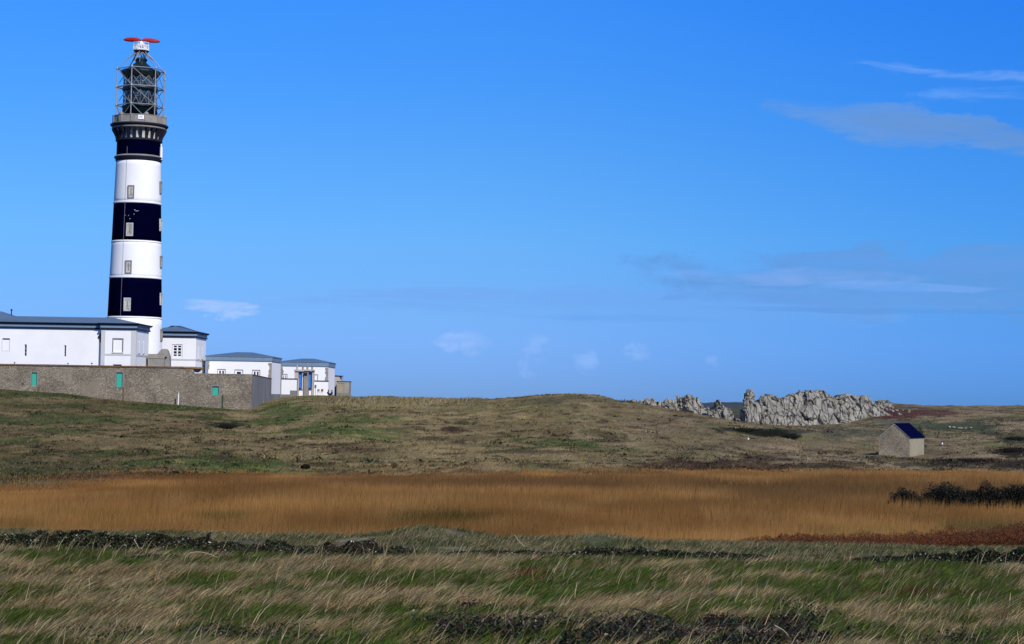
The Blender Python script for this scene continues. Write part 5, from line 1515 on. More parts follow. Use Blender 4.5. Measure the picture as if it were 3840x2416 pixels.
kk = rng.normal(size=(n, 3)); kk /= np.linalg.norm(kk, axis=1)[:, None]; kk *= (rng.random(n) ** .4)[:, None]
P = np.stack([hx[ii] + kk[:, 0] * w_[ii], hy[ii] + kk[:, 1] * w_[ii] * .8, hz_[ii] + np.abs(kk[:, 2]) * hh_[ii]], -1)
V, Fc, Cc = leaves(P, rng.uniform(.5, 1.2, n) * w_[ii] * .42, np.clip(cf[ii] * rng.uniform(.7, 1.3, (n, 1)), .004, .5), .8)
o = link_mesh('heather_hummocks', V, Fc, VEG, colors=Cc); tag(o, 'countless low heather and grass hummocks dotting the slope', 'heather', kind='stuff')

# ------------------------------------------------------------------ reed bed
n = 330000
d = np.exp(rng.uniform(math.log(45.8), math.log(156), n)); u = rng.uniform(-1, 1, n)
X = u * (.285 * d + 5); u = X / d; Y = d; px0 = 1920 + F * u
ed = (fbm(X / 6, Y / 6, 3, 81) - .5) * 16
rf = reed_far(px0) + ed
k = (Y < rf + rng.normal(0, 5, n)) & ~((px0 > 2350) & (Y < 50.5)) & (rng.random(n) < .05 + sstep(46.5, 50.5, Y + (fbm(X / 1.5, Y / 1.5, 3, 82) - .5) * 5)); X, Y, px0, rf = X[k], Y[k], px0[k], rf[k]; n = len(X)
Z = ground_z(X, Y)
hh = (.80 + .5 * fbm(X / 4, Y / 7, 4, 83)) * (.45 + .55 * sstep(46, 52, Y)) * np.maximum(sstep(0, 42, rf - Y), .02) ** .7 * rng.uniform(.75, 1.12, n) + .12
gpx, gpy = project(X, Y, Z + hh)
cn = fbm(X / 9, Y / 14, 4, 85); c2 = fbm(X / 2.0, Y / 5, 3, 87)
cc = lerp(np.broadcast_to(C(.235, .122, .044), (n, 3)), C(.165, .082, .030), sstep(.42, .68, cn))
cc = lerp(cc, C(.27, .155, .066), sstep(.5, .75, c2) * .5)
# ripples of older, browner and greener reed
for x, y, rx, ry, c_, s_ in ((820, 1907, 130, 12, C(.06, .05, .014), .9), (1620, 1906, 270, 18, C(.05, .045, .012), .95), (260, 1895, 320, 14, C(.12, .075, .02), .6), (60, 1940, 120, 22, C(.10, .06, .02), .6),
                          (1640, 1862, 190, 10, C(.11, .07, .022), .6), (1960, 1985, 110, 22, C(.13, .075, .03), .6), (3080, 1958, 130, 10, C(.09, .055, .022), .7), (3260, 1960, 260, 9, C(.14, .10, .03), .6),
                          (3720, 1945, 260, 22, C(.075, .065, .025), .85), (3440, 1905, 50, 8, C(.07, .05, .02), .7), (600, 1775, 500, 14, C(.10, .045, .018), .8), (1000, 1800, 300, 14, C(.11, .05, .02), .7),
                          (1500, 1786, 700, 14, C(.12, .062, .028), .8), (2300, 1790, 1000, 22, C(.105, .056, .027), .85), (900, 1950, 1400, 10, C(.17, .10, .035), .4), (3300, 1815, 900, 42, C(.10, .056, .026), .85), (3000, 1860, 500, 16, C(.15, .08, .03), .5), (100, 1815, 400, 14, C(.15, .068, .022), .7), (450, 1930, 260, 12, C(.16, .085, .026), .5)):
    r = np.sqrt(((gpx - x) / rx) ** 2 + ((gpy - y) / ry) ** 2)
    cc = lerp(cc, c_, sstep(1.2, .5, r * (1 + (c2 - .5) * 1.2)) * s_)
sp = .03 + .22 * sstep(70, 52, Y); cc = cc * (1 + rng.uniform(-1, 1, n) * sp)[:, None] * C(1.14, 1.15, 1.0)
cc = cc * (.62 + .76 * fbm(X / 9, Y / 5.0, 4, 89))[:, None]
dk = rng.random(n) < .035 * sstep(75, 52, Y); cc[dk] *= .45
V, Fc, Cc = blades(np.stack([X, Y, Z - .05], -1), hh, np.stack([hh * rng.normal(.05, .09, n), hh * rng.normal(0, .08, n)], -1), 1.6, rng.uniform(.012, .03, n) * (Y / 70), cc, 2, yaw=rng.normal(0, .3, n))
o = link_mesh('reed_bed', V, Fc, REM, colors=Cc); tag(o, 'broad bed of dry golden brown reeds crossing the whole view', 'reeds', kind='stuff')

# ------------------------------------------------------------------ foreground grass: wind blown tussocks over a shorter sward
def fg_tone(X, Y, Z):
    gpx, gpy = project(X, Y, Z)
    m1 = fbm(X / 1.5 - Y * .18, Y / 1.5, 4, 91); m3 = fbm(X / 4.0, Y / 3.5, 3, 97)
    left = sstep(2300, 900, gpx)
    t = m1 + (m3 - .5) * .35 + .05 * left
    t = t + .10 * np.exp(-((gpx - 900) / 420) ** 2 - ((gpy - 2230) / 70) ** 2) + .10 * np.exp(-((gpx - 1250) / 300) ** 2 - ((gpy - 2370) / 60) ** 2) + .08 * np.exp(-((gpx - 3250) / 220) ** 2 - ((gpy - 2350) / 50) ** 2) + .05 * np.exp(-((gpx - 2900) / 900) ** 2 - ((gpy - 2120) / 25) ** 2)
    t = t - .07 * np.exp(-((gpx - 1700) / 330) ** 2 - ((gpy - 2150) / 40) ** 2) - .07 * np.exp(-((gpx - 3000) / 500) ** 2 - ((gpy - 2190) / 40) ** 2)
    return gpx, gpy, t
RUSTY = ((1950, 2160, 110, 24), (3420, 2237, 270, 24), (1440, 2216, 120, 20), (2250, 2128, 140, 12), (60, 2170, 110, 20))
def fg_bare(gpx, gpy, X, Y):
    b = np.maximum(sstep(.55, .64, fbm(X / .8 + 9, Y / .8, 3, 99)) * (gpy > 2290) * (gpx > 1500), sstep(2320, 2360, gpy + (fbm(X, Y, 3, 92) - .5) * 120) * sstep(2130, 2300, gpx) * sstep(3160, 2900, gpx) * .75)
    return np.maximum(b, sstep(34.8, 37.4, Y) * .92)
nt_ = 26000
d = rng.uniform(15.5 ** .5, 37.8 ** .5, nt_) ** 2; tx = rng.uniform(-1, 1, nt_) * (.28 * d + 3); ty = d
gpx, gpy, tone = fg_tone(tx, ty, ground_z(tx, ty))
keep = rng.random(nt_) > fg_bare(gpx, gpy, tx, ty)
tx, ty, gpx, gpy, tone = tx[keep], ty[keep], gpx[keep], gpy[keep], tone[keep]; nt_ = len(tx)
tb = rng.random(nt_) < .06 + sstep(.545, .62, tone) * .84                     # straw coloured tussock
thh = np.where(tb, rng.uniform(.12, .25, nt_), rng.uniform(.11, .22, nt_)) * (1 - .45 * sstep(33, 37, ty))
tcol = np.where(tb[:, None], C(.40, .315, .155), C(.078, .132, .016)) * rng.uniform(.45, 1.4, (nt_, 1))
olv = (~tb) & (rng.random(nt_) < .36); tcol[olv] = C(.145, .13, .042) * rng.uniform(.7, 1.2, (olv.sum(), 1))
pnk = tb & (rng.random(nt_) < .35); tcol[pnk] *= C(1.0, .86, .78)
for x, y, rx, ry in RUSTY:
    r = np.sqrt(((gpx - x) / rx) ** 2 + ((gpy - y) / ry) ** 2)
    k = rng.random(nt_) < sstep(1.4, .5, r) * .92; tcol[k] = C(.12, .040, .012) * rng.uniform(.7, 1.3, (k.sum(), 1)); thh[k] *= .6
nb = np.where(tb, 20, 15); idx_ = np.repeat(np.arange(nt_), nb); n = len(idx_)
rad = np.where(tb, .10, .12)[idx_] * rng.random(n) ** .6; ang = rng.uniform(0, 2 * math.pi, n)
X = tx[idx_] + rad * np.cos(ang); Y = ty[idx_] + rad * np.sin(ang); Z = ground_z(X, Y)
h = thh[idx_] * rng.uniform(.5, 1.2, n)
wnd = (.55 + .7 * fbm(tx / 2.5, ty / 2.5, 2, 101))[idx_]
lean = np.stack([h * (wnd * rng.normal(1.0, .25, n) + .55 * rad / .1 * np.cos(ang) * .6), h * (rng.normal(-.05, .25, n) + .3 * np.sin(ang))], -1)
cc = tcol[idx_] * rng.uniform(.55, 1.35, (n, 1)) * (1 + rng.normal(0, .05, (n, 3)))
p1_ = blades(np.stack([X, Y, Z - .02], -1), h * .92, lean, 1.5, rng.uniform(.006, .015, n) * np.where(tb, 1.0, 1.15)[idx_], np.clip(cc, .003, .7), 3)
# sward between the tussocks
n = 130000
d = rng.uniform(15.5 ** .5, 38.2 ** .5, n) ** 2; X = rng.uniform(-1, 1, n) * (.28 * d + 3); Y = d; Z = ground_z(X, Y)
gpx, gpy, tone = fg_tone(X, Y, Z)
keep = rng.random(n) > fg_bare(gpx, gpy, X, Y) * .9
X, Y, Z, tone = X[keep], Y[keep], Z[keep], tone[keep]; n = len(X)
cc = jit(C(.052, .078, .013), n, .4, .1); q = rng.random(n) < sstep(.46, .62, tone) * .6; cc[q] = jit(C(.20, .15, .07), q.sum(), .4)
h = rng.uniform(.06, .17, n)
p2_ = blades(np.stack([X, Y, Z - .01], -1), h, np.stack([h * rng.normal(.6, .4, n), h * rng.normal(0, .35, n)], -1), 1.4, rng.uniform(.006, .013, n), cc, 2)
# single long stalks standing out of the grass
n = 1800
d = rng.uniform(19, 37, n); u = rng.uniform(-.30, .30, n); X = u * d; Y = d; Z = ground_z(X, Y); h = rng.uniform(.2, .40, n)
p3_ = blades(np.stack([X, Y, Z], -1), h, np.stack([h * rng.normal(.55, .25, n), h * rng.normal(0, .2, n)], -1), 1.3, rng.uniform(.007, .013, n), jit(C(.38, .30, .17), n, .25), 3)
V, Fc, Cc = merge(p1_, p2_, p3_)
o = link_mesh('long_grass', V, Fc, GRS, colors=Cc); tag(o, 'long wind blown green and straw coloured grass in the foreground', 'grass', kind='stuff')
# sparse grass on the bank
n = 110000
Y = rng.uniform(37.5, 47.5, n); X = rng.uniform(-1, 1, n) * (.28 * Y + 3); Z = ground_z(X, Y)
m1 = fbm(X / 1.1, Y / 1.0, 3, 103); kk = m1 > .36; X, Y, Z = X[kk], Y[kk], Z[kk]; n = len(X)
cc = jit(C(.22, .18, .085), n, .35); q = rng.random(n) < .2 + .5 * sstep(.5, .62, fbm(X / 1.6, Y / .9, 3, 107)); cc[q] = jit(C(.05, .07, .022), q.sum(), .3)
h = rng.uniform(.03, .13, n) * (.5 + 1.1 * m1[kk])
V, Fc, Cc = blades(np.stack([X, Y, Z - .01], -1), h, np.stack([h * rng.normal(.8, .4, n), h * rng.normal(0, .4, n)], -1), 1.4, rng.uniform(.01, .02, n), cc, 2)
o = link_mesh('bank_grass', V, Fc, GRS, colors=Cc); tag(o, 'thin short grass dotted over the pale bank below the reeds', 'grass', kind='stuff')

# ------------------------------------------------------------------ brambles
def bramble_line(name, label, pts, D, hgt, n, leaf, spread, pale=.04, dense=1.0, colr=(.013, .014, .005)):
    px = np.array([p[0] for p in pts]); py = np.array([p[1] for p in pts]); hw_ = np.array([p[2] for p in pts])
    t = rng.uniform(px[0], px[-1], n)
    X = (t - 1920) / F * D * 1.0
    X = np.array([at(a, b, D).x for a, b in zip(px, py)]); tX = np.interp(t, px, X)
    Hh = np.interp(t, px, hw_) / F * D
    zc = np.interp(t, px, [at(a, b, D).z for a, b in zip(px, py)])
    ln = vnoise(t / 28.0, t * 0, 3); l2 = vnoise(t / 9.0, t * 0, 5)
    top = Hh * np.clip(.1 + .9 * ln + .35 * l2, .34, 2) * .66
    yy = D + rng.normal(0, spread, n)
    g = ground_z(tX, yy)
    f = rng.random(n) ** .75
    z = g + .02 + (np.maximum(zc - g, 0) + top) * f * np.exp(-((yy - D) / (spread * 1.6)) ** 2)
    cc = jit(C(*colr), n, .45, .15)
    q = rng.random(n) < pale; cc[q] = jit(C(.30, .28, .22), q.sum(), .3)  # pale flecks painted in as sun glints on glossy leaves
    q = rng.random(n) < .10; cc[q] = jit(C(.07, .035, .02), q.sum(), .3)
    q = rng.random(n) < .15; cc[q] = jit(C(.04, .075, .02), q.sum(), .3)
    parts = [leaves(np.stack([tX, yy, z], -1), rng.uniform(.55, 1.4, n) * leaf, cc, .9)]
    # thin canes threading through
    m_ = n // 45
    k = rng.integers(0, n, m_)
    hh_ = top[k] * rng.uniform(.6, 1.35, m_) + .03
    sgn = np.where(rng.random(m_) < .6, 1, -1)
    parts.append(blades(np.stack([tX[k], yy[k], g[k]], -1), hh_, np.stack([sgn * hh_ * rng.uniform(.5, 2.2, m_), rng.normal(0, .2, m_) * hh_], -1), 1.8, np.full(m_, leaf * .22), jit(C(.08, .045, .03), m_, .4), 3))
    V, Fc, Cc = merge(*parts)
    o = link_mesh(name, V, Fc, DKV, colors=Cc); return tag(o, label, 'brambles', kind='stuff')
bramble_line('bramble_thicket', 'dark bramble hedge along the left edge of the bank', [(-250, 2035, 44), (0, 2032, 44), (170, 2030, 46), (330, 2028, 50), (480, 2034, 40), (700, 2042, 50), (870, 2056, 44)], 37.4, .3, 44000, .05, .28)
bramble_line('bramble_thicket', 'dark bramble hedge left of centre where the bank begins', [(800, 2054, 50), (1000, 2070, 54), (1200, 2080, 56), (1360, 2080, 60), (1500, 2084, 46), (1560, 2090, 14)], 36.9, .3, 44000, .045, .26)
bramble_line('bramble_thicket', 'low broken brambles near the middle of the bank', [(1580, 2092, 14), (1800, 2088, 20), (1960, 2086, 26), (2100, 2088, 12), (2200, 2072, 26), (2420, 2080, 34), (2560, 2085, 30), (2720, 2088, 20), (2900, 2098, 14)], 36.9, .25, 20000, .045, .2)
bramble_line('bramble_thicket', 'dark bramble hedge at the right edge below the red bracken', [(3220, 2106, 14), (3350, 2104, 34), (3500, 2098, 44), (3650, 2094, 50), (3860, 2090, 56), (4100, 2090, 56)], 36.8, .3, 26000, .045, .28)
bramble_line('bramble_thicket', 'small dark bramble strip in the grass below the left hedge', [(460, 2100, 12), (520, 2100, 22), (640, 2102, 24), (700, 2100, 8)], 34.6, .2, 2600, .045, .15)
# foreground bank of brambles over tumbled stones
def bank_brambles(name, label, pxr, pyr, n, leaf, thr, seed):
    px = rng.uniform(*pxr, n); py = rng.uniform(*pyr, n)
    # invert onto the ground: march over depth
    Dg = np.linspace(19, 34, 90)
    xx = (px - 1920) / F
    Zg = ground_z(xx[:, None] * Dg[None], np.broadcast_to(Dg, (n, 90)))
    _, pyy = project(xx[:, None] * Dg[None], np.broadcast_to(Dg, (n, 90)), Zg)
    i = np.argmin(np.abs(pyy - py[:, None]), 1); Y = Dg[i] + rng.uniform(-.08, .08, n); X = xx * Y
    ef = sstep(0, 160, px - pxr[0]) * sstep(0, 220, pxr[1] - px) * sstep(-5, 35, py - pyr[0]); k = fbm(X / .55, Y / .45, 3, seed) > thr + (1 - ef) * .35; X, Y = X[k], Y[k]; n = len(X)
    if n < 50: return
    Z = ground_z(X, Y) + rng.random(n) ** 1.6 * .16
    cc = jit(C(.013, .014, .006), n, .5, .2)
    q = rng.random(n) < .035; cc[q] = jit(C(.20, .18, .13), q.sum(), .3)
    q = rng.random(n) < .12; cc[q] = jit(C(.03, .07, .02), q.sum(), .3)
    q = rng.random(n) < .12; cc[q] = jit(C(.08, .04, .025), q.sum(), .3)
    parts = [leaves(np.stack([X, Y, Z], -1), rng.uniform(.6, 1.5, n) * leaf, cc, .8)]
    m_ = max(4, n // 60); k = rng.integers(0, n, m_); hh_ = rng.uniform(.08, .3, m_)
    parts.append(blades(np.stack([X[k], Y[k], Z[k] - .05], -1), hh_, np.stack([hh_ * rng.normal(0, 1.2, m_), hh_ * rng.normal(0, .3, m_)], -1), 1.8, np.full(m_, .008), jit(C(.06, .03, .02), m_, .4), 3))
    V, Fc, Cc = merge(*parts)
    o = link_mesh(name, V, Fc, DKV, colors=Cc); return tag(o, label, 'brambles', kind='stuff')
bank_brambles('foreground_brambles', 'dark brambles and tumbled stones on the bottom edge right of centre', (2120, 3160), (2325, 2440), 42000, .040, .37, 111)
bank_brambles('foreground_brambles', 'broken brambles round pale stones near the bottom centre', (1530, 2200), (2290, 2440), 26000, .04, .45, 113)
bank_brambles('foreground_brambles', 'sparse brambles along the bottom edge at left', (250, 1560), (2370, 2440), 14000, .036, .46, 115)
bank_brambles('foreground_brambles', 'twiggy dark growth in the bottom right corner', (3100, 3840), (2365, 2440), 9000, .03, .52, 117)
bank_brambles('foreground_brambles', 'small dark bramble clump around a pale rock right of centre', (2900, 3200), (2262, 2345), 4000, .035, .30, 119)

# red bracken band
n = 420000
t = rng.uniform(2380, 3900, n); D = rng.uniform(44.5, 50.0, n)
X = (t - 1920) / F * D; Z0 = ground_z(X, D)
w_ = np.interp(t, [2380, 2480, 2560, 2700, 2850, 3840, 3900], [.05, .12, .05, .30, .62, 1, 1])
topy = np.interp(t, [2380, 2700, 2850, 3000, 3300, 3600, 3840], [2016, 2006, 1990, 1986, 1992, 1986, 1972])
botD = 44.5
ztop = -(topy - np.interp(t, [2380, 3840], [1500, 1524])) / F * 48.5
hmax = np.maximum(ztop - Z0, .08) * (.9 + .16 * vnoise(t / 30.0, D, 7) + .08 * vnoise(t / 8.0, D, 8)) * w_ ** .4
keep = rng.random(n) < (.35 + .65 * w_)
Z = Z0 + hmax * rng.random(n) ** .6 
cc = jit(C(.15, .042, .009), n, .35, .12); q = rng.random(n) < .18; cc[q] = jit(C(.03, .02, .012), q.sum(), .4); q = rng.random(n) < .06; cc[q] = jit(C(.06, .07, .03), q.sum(), .3)
V, Fc, Cc = leaves(np.stack([X, D, Z], -1)[keep], rng.uniform(.014, .036, n)[keep], cc[keep], .8)
o = link_mesh('dead_bracken', V, Fc, VEG, colors=Cc); tag(o, 'band of rust red dead bracken between bank and reeds at right', 'bracken', kind='stuff')

# ------------------------------------------------------------------ separate bushes
def bush(name, label, px, pbase, w_px, h_px, D, colr, n, leaf, group=None, cat='bush', skirt=0, squash=.8):
    c = at(px, pbase, D); g_ = gz(c.x, D); w = w_px / F * D; top = h_px / F * D + (c.z - g_); top = max(top, .3)
    t = thing(name, label, cat, (c.x, D, g_), group)
    kk = rng.normal(size=(n, 3)); kk /= np.linalg.norm(kk, axis=1)[:, None]
    rr = rng.random(n) ** .38
    lob = 1 + .55 * (vn3(kk * 1.0 + 3, 2.3, int(px) % 50) - .5) + .4 * (vn3(kk + 5, 5.0, int(px) % 40) - .5)
    P = kk * (rr * lob)[:, None] * np.array([w / 2, w * .32 * squash, top * .55]) + np.array([c.x, D, g_ + top * .5])
    P[:, 2] = np.maximum(P[:, 2], g_ + .02)
    V, Fc, Cc = leaves(P, rng.uniform(.6, 1.4, n) * leaf, jit(C(*colr), n, .4, .12), .9)
    link_mesh('foliage', V, Fc, VEG, t, colors=Cc)
    for i in range(3):
        mb = MB(); a = random.uniform(-.3, .3) * w
        pts = [Vector((c.x + a * .2, D, g_ - .1)), Vector((c.x + a * .6, D + .05, g_ + top * .3)), Vector((c.x + a, D, g_ + top * .62))]
        mb.path(pts, [.035, .025, .012], 5); mb.build('stem', BARK, t)
    return t
dkc = (.010, .012, .007)
bush('willow_bush', 'low dark bush in the reeds, leftmost of the dark row', 3392, 1862, 150, 20, 80, dkc, 14000, .055, 'dark bushes in the reed bed')
bush('willow_bush', 'dark bush in the reeds, second from the left of the row', 3555, 1862, 220, 36, 80, dkc, 26000, .055, 'dark bushes in the reed bed')
bush('willow_bush', 'dark bush in the reeds, third from the left of the row', 3690, 1862, 170, 33, 80.5, dkc, 20000, .055, 'dark bushes in the reed bed')
bush('willow_bush', 'dark bush in the reeds at the right edge of the photo', 3820, 1860, 210, 40, 81, dkc, 26000, .055, 'dark bushes in the reed bed')
bush('green_bush', 'small yellow green bush just right of the shed roof', 3452, 1616, 28, 22, 222, (.055, .075, .025), 1600, .09)
for i, (a, b, w, h_, lab) in enumerate(((2790, 1617, 110, 11, 'leftmost low dark gorse patch on the brow below the large outcrop'), (2890, 1630, 150, 15, 'widest low dark gorse patch on the brow below the large outcrop'), (2965, 1636, 80, 9, 'rightmost low dark gorse patch on the brow below the large outcrop'),
                       (3810, 1704, 150, 24, 'dark heather mound at the right edge level with the shed base'), (3620, 1738, 220, 12, 'long low dark heather mound below and right of the shed'), (3810, 1652, 100, 14, 'dark rounded gorse mound near the right edge above the heather'),
                       (1145, 1766, 34, 12, 'small dark heather hummock at the top edge of the reeds'), (850, 1597, 80, 7, 'small dark tussock on the grass below the rubble wall'))):
    Dd = float(np.interp(b, [1597, 1617, 1640, 1652, 1704, 1738, 1766], [215, 234, 226, 240, 205, 170, 128]))
    bush('gorse_bush' if i in (0, 1, 2, 5) else 'heather_bush', lab, a, b, w, h_, Dd, (.014, .018, .009) if i in (0, 1, 2, 5, 7) else (.02, .014, .009), 3500, .09, squash=1.2)

# ------------------------------------------------------------------ foreground stones, canes and stalks
ST = [(1686, 2312, 22, 14, 'P'), (1712, 2306, 14, 12, 'P'), (1737, 2316, 18, 20, 'P'), (1783, 2338, 34, 26, 'P'), (1699, 2338, 54, 30, 'T'), (1549, 2310, 20, 22, 'P'), (1560, 2335, 16, 12, 'P'), (2028, 2318, 34, 20, 'P'),
      (2205, 2392, 28, 22, 'P'), (2110, 2370, 24, 12, 'P'), (2353, 2352, 34, 14, 'P'), (2386, 2398, 26, 22, 'P'), (2515, 2372, 22, 16, 'P'), (2498, 2390, 12, 7, 'P'), (2520, 2389, 12, 7, 'P'), (2540, 2388, 10, 7, 'P'), (2704, 2372, 30, 20, 'P'), (2725, 2362, 20, 16, 'P'),
      (2784, 2392, 60, 42, 'T'), (2905, 2405, 90, 50, 'T'), (3080, 2306, 36, 20, 'P'), (3040, 2402, 40, 22, 'T'), (594, 2398, 18, 24, 'P'), (653, 2404, 12, 18, 'P'), (961, 2408, 22, 24, 'P'), (2620, 2400, 50, 34, 'T'), (2460, 2405, 44, 30, 'T'), (1990, 2300, 12, 8, 'P')]
LB = {3: 'largest pale oval stone among the brambles at bottom centre', 4: 'brown flat stone below three small pale stones at bottom centre', 18: 'large tan lichen stone under the dark arching cane at the bottom', 19: 'broad tan boulder on the bottom edge right of the dry grass tuft', 20: 'pale rock alone in the grass above the bottom right brambles',
      22: 'upright white stone near the bottom edge at left', 7: 'pale flat stone half covered in grass right of bottom centre', 5: 'white stone at the left end of the bottom centre brambles'}
for k, (px, py, w, h_, t_) in enumerate(ST):
    Dd = 22.75
    for it in range(4):
        q = at(px, py, Dd)
        for dd in np.arange(19, 34, .25):
            qq = at(px, py, dd)
            if qq.z <= gz(qq.x, dd): Dd = dd; break
    lab = LB.get(k) or ('tan lichen stone among the dark brambles along the bottom edge' if t_ == 'T' else 'small pale lichen stone among the brambles along the bottom edge')
    o = boulder('stone', lab, px, py, w, h_, Dd, TSTONE if t_ == 'T' else PSTONE, 200 + k, None if k in LB else ('tan stones in the brambles' if t_ == 'T' else 'pale stones in the brambles'), embed=-.05)
def stem(name, label, pts, D, r0_, r1_, m=BARK, cat='stem', group=None, thorns=0):
    P = [at(a, b, D) for a, b in pts]
    # smooth
    Q = []
    for i in range(len(P) - 1):
        p0 = P[max(i - 1, 0)]; p1 = P[i]; p2 = P[i + 1]; p3 = P[min(i + 2, len(P) - 1)]
        for t in np.linspace(0, 1, 6, endpoint=False):
            Q.append(.5 * ((2 * p1) + (p2 - p0) * t + (2 * p0 - 5 * p1 + 4 * p2 - p3) * t * t + (3 * p1 - p0 - 3 * p2 + p3) * t ** 3) + Vector((random.gauss(0, .002), 0, random.gauss(0, .003))))
    Q.append(P[-1])
    t = thing(name, label, cat, Q[0], group)
    rr = np.linspace(r0_, r1_, len(Q))
    mb = MB(); mb.path(Q, list(rr), 6); mb.build('stem', m, t)
    if thorns:
        mb = MB()
        for k in range(thorns):
            q = random.choice(Q); dv = Vector((random.gauss(0, 1), random.gauss(0, .5), random.gauss(0, 1))).normalized(); mb.tube(q, q + dv * random.uniform(.015, .04), .003, 4, .001)
        mb.build('thorns', m, t)
    return t
DKB_ = mat('dark_cane', (.02, .012, .010), .6, .3, 20); RDC = mat('red_brown_cane', (.13, .055, .035), .6, .3, 20); STRAW = mat('pale_straw', (.42, .34, .2), .8, .2, 20)
stem('bramble_cane', 'reddish brown bramble cane lying across the bottom centre brambles', [(1536, 2352), (1575, 2330), (1630, 2322), (1680, 2320)], 24.8, .011, .008, RDC, thorns=14)
stem('bramble_cane', 'dark forked cane hanging from the bottom centre stones', [(1620, 2312), (1650, 2298), (1700, 2296), (1680, 2330), (1698, 2380)], 24.3, .006, .005, DKB_, thorns=10)
stem('bramble_cane', 'dark cane arching down to the right above the dense brambles', [(2362, 2280), (2410, 2292), (2465, 2316), (2520, 2338), (2580, 2362)], 25.2, .010, .009, DKB_, thorns=40)
stem('bramble_cane', 'long dark cane running along the top of the bottom brambles', [(2010, 2335), (2085, 2312), (2150, 2330), (2200, 2360), (2270, 2346), (2350, 2348)], 24.2, .008, .007, DKB_, thorns=20)
stem('bramble_cane', 'dark cane arching over the large tan lichen stone', [(2640, 2360), (2700, 2346), (2760, 2340), (2795, 2348), (2830, 2372)], 23.6, .010, .008, DKB_, thorns=20)
stem('bramble_cane', 'dry brown curled cane in the grass above bottom centre', [(1720, 2240), (1760, 2236), (1790, 2250), (1805, 2290)], 25.8, .006, .004, RDC, thorns=6)
stem('grass_stalk', 'pale straw stalk sticking up on the bank in front of the reeds', [(1930, 2006), (1945, 2028), (1968, 2050)], 37.5, .006, .005, STRAW, cat='stalk')
stem('grass_stalk', 'long pale curved dry stem rising from the grass at left', [(640, 2180), (675, 2150), (690, 2105), (705, 2078), (745, 2070), (790, 2080), (815, 2090)], 33.5, .008, .004, STRAW, cat='stalk')
stem('grass_stalk', 'pale stalk leaning over the left bramble hedge', [(502, 2022), (515, 2046), (532, 2072)], 36.6, .007, .006, STRAW, cat='stalk')
stem('grass_stalk', 'pale curved stalk on the bottom edge by the broad tan boulder', [(2905, 2345), (2935, 2362), (2970, 2402)], 23.5, .006, .005, STRAW, cat='stalk')
stem('grass_stalk', 'straight pale straw near the bottom edge at left', [(322, 2382), (360, 2385), (412, 2388)], 23.4, .005, .004, STRAW, cat='stalk')
# seed head plant standing above the hedge
tp = stem('seed_head_plant', 'dark stalk with fluffy white seed head above the left hedge', [(768, 2036), (778, 2015), (790, 1996)], 37.3, .009, .007, DKB_, cat='plant')
q = at(793, 1994, 37.3); mb = MB(); mb.lathe(q.x, q.y, [(.006, q.z - .02), (.02, q.z), (.017, q.z + .015), (.006, q.z + .022)], 8); mb.build('seed_head', PSTONE, tp)
for a, b in ((773, 2026), (785, 2004), (781, 2014)):
    q = at(a, b, 37.28); V, Fc, Cc = leaves(np.array([[q.x, q.y, q.z]]) + rng.normal(0, .025, (16, 3)), np.full(16, .05), jit(C(.015, .017, .01), 16, .3)); link_mesh('leaf_cluster', V, Fc, DKV, tp, colors=Cc)

# ------------------------------------------------------------------ two people sitting on the bank
CLOTH = mat('black_coat', (.008, .009, .012), .85, .2, 8); SKIN = mat('skin', (.45, .27, .19), .6, .08, 8); HAIR = mat('dark_hair', (.012, .009, .007), .6, .2, 12)
def skinned(name, jts, edges, m, parent):
    """grow a continuous body surface over joints (position, radius)"""
    me = bpy.data.meshes.new(name); org = ORG[parent.name]
    me.from_pydata([tuple(Vector(p) ) for p, r in jts], edges, [])
    o = bpy.data.objects.new('tmp', me); col.objects.link(o)
    md = o.modifiers.new('skin', 'SKIN')
    for i, (p, r) in enumerate(jts):
        me.skin_vertices[0].data[i].radius = (r, r)
    me.skin_vertices[0].data[0].use_root = True
    sb = o.modifiers.new('sub', 'SUBSURF'); sb.levels = 1; sb.render_levels = 1
    dg = bpy.context.evaluated_depsgraph_get()
    ev = o.evaluated_get(dg).to_mesh()
    V = [tuple(v.co + Vector(org)) for v in ev.vertices]; Fc = [tuple(p.vertices) for p in ev.polygons]
    o.evaluated_get(dg).to_mesh_clear(); bpy.data.objects.remove(o)
    return link_mesh(name, V, Fc, m, parent, smooth=True)
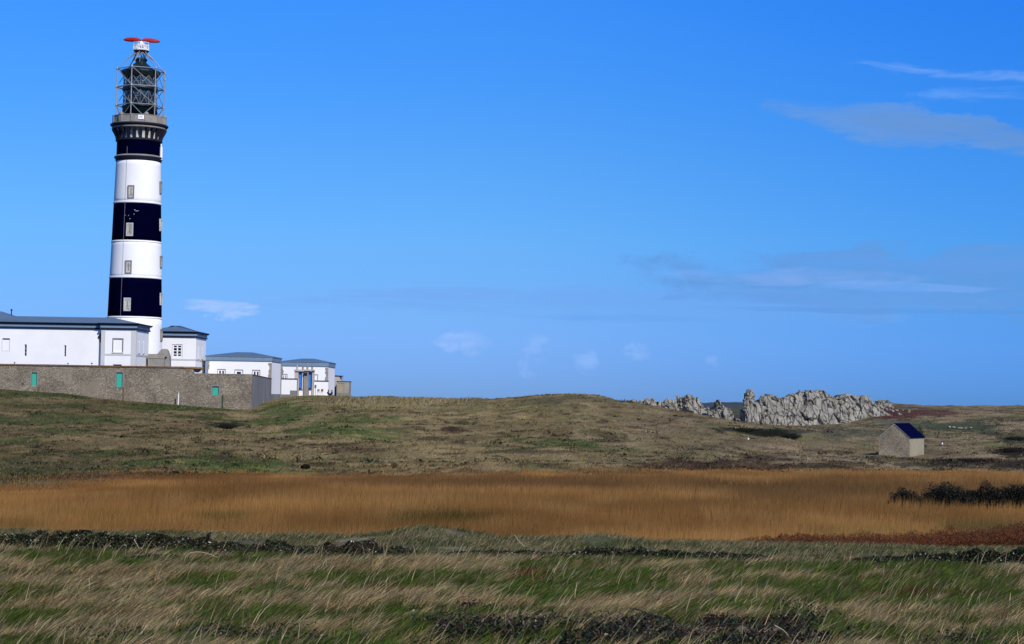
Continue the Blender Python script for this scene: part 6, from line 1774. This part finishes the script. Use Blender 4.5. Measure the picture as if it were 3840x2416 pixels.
def person(px, pbase, D, flip, lean, label):
    best = None                     # they sit on the very brow of the slope
    for dd in np.arange(322, 362, 1.0):
        q = at(px, pbase, dd); g_ = gz(q.x, dd); yy = project(np.array(q.x), np.array(dd), np.array(g_))[1]
        if best is None or yy < best[0]: best = (float(yy), dd, q.x, g_)
    D = best[1]; c = Vector((best[2], D, best[3] + .03))
    t = thing('person', label, 'person', (c.x, D, c.z))
    f = flip
    J = [((0, 0, .18), 0.32), ((lean * .10, 0, .38), 0.33), ((lean * .22, 0, .60), 0.31), ((lean * .27, 0, .72), 0.095), ((lean * .33, -.02, .80), 0.101), ((lean * .36, -.03, .91), 0.135),
         ((f * .2, -.12, .17), 0.165), ((f * .30, -.20, .42), 0.115), ((f * .36, -.22, .06), 0.081), ((f * .46, -.26, .03), 0.061),
         ((f * .18, .12, .17), 0.165), ((f * .33, .14, .40), 0.115), ((f * .40, .12, .06), 0.081), ((f * .50, .10, .03), 0.061),
         ((lean * .22, -.20, .58), 0.095), ((lean * .2 + f * .1, -.25, .34), 0.074), ((f * .28, -.2, .40), 0.061),
         ((lean * .22, .20, .58), 0.095), ((lean * .2 + f * .1, .25, .34), 0.074), ((f * .28, .14, .40), 0.061)]
    E = [(0, 1), (1, 2), (2, 3), (3, 4), (4, 5), (0, 6), (6, 7), (7, 8), (8, 9), (0, 10), (10, 11), (11, 12), (12, 13), (2, 14), (14, 15), (15, 16), (2, 17), (17, 18), (18, 19)]
    skinned('body', J, E, CLOTH, t)
    h = Vector(t.location) + Vector((lean * .37, -.03, .92))
    mb = MB(); mb.lathe(h.x, h.y, [(.03, h.z - .1), (.09, h.z - .04), (.125, h.z + .04), (.11, h.z + .11), (.05, h.z + .155), (.01, h.z + .165)], 12); mb.build('hair', HAIR, t)
    mb = MB(); fx = h.x + f * .085
    mb.lathe(fx, h.y - .035, [(.015, h.z - .11), (.05, h.z - .07), (.06, h.z - .01), (.045, h.z + .04), (.01, h.z + .06)], 10); mb.build('face', SKIN, t)
person(1229, 1484, 343, 1, .35, 'seated person in black at left, knees up, leaning toward companion')
person(1244, 1485, 343.2, -1, .05, 'seated person in black at right, upright with back to the white pier')
for k in range(14):
    px = 1181 + k * 3.6; o = boulder('stone', 'small grey stone at the foot of the white wall near the chairs', px, 1484, random.uniform(3, 6), random.uniform(2, 5), 381, ROCK, 300 + k, 'stones along the foot of the white wall')
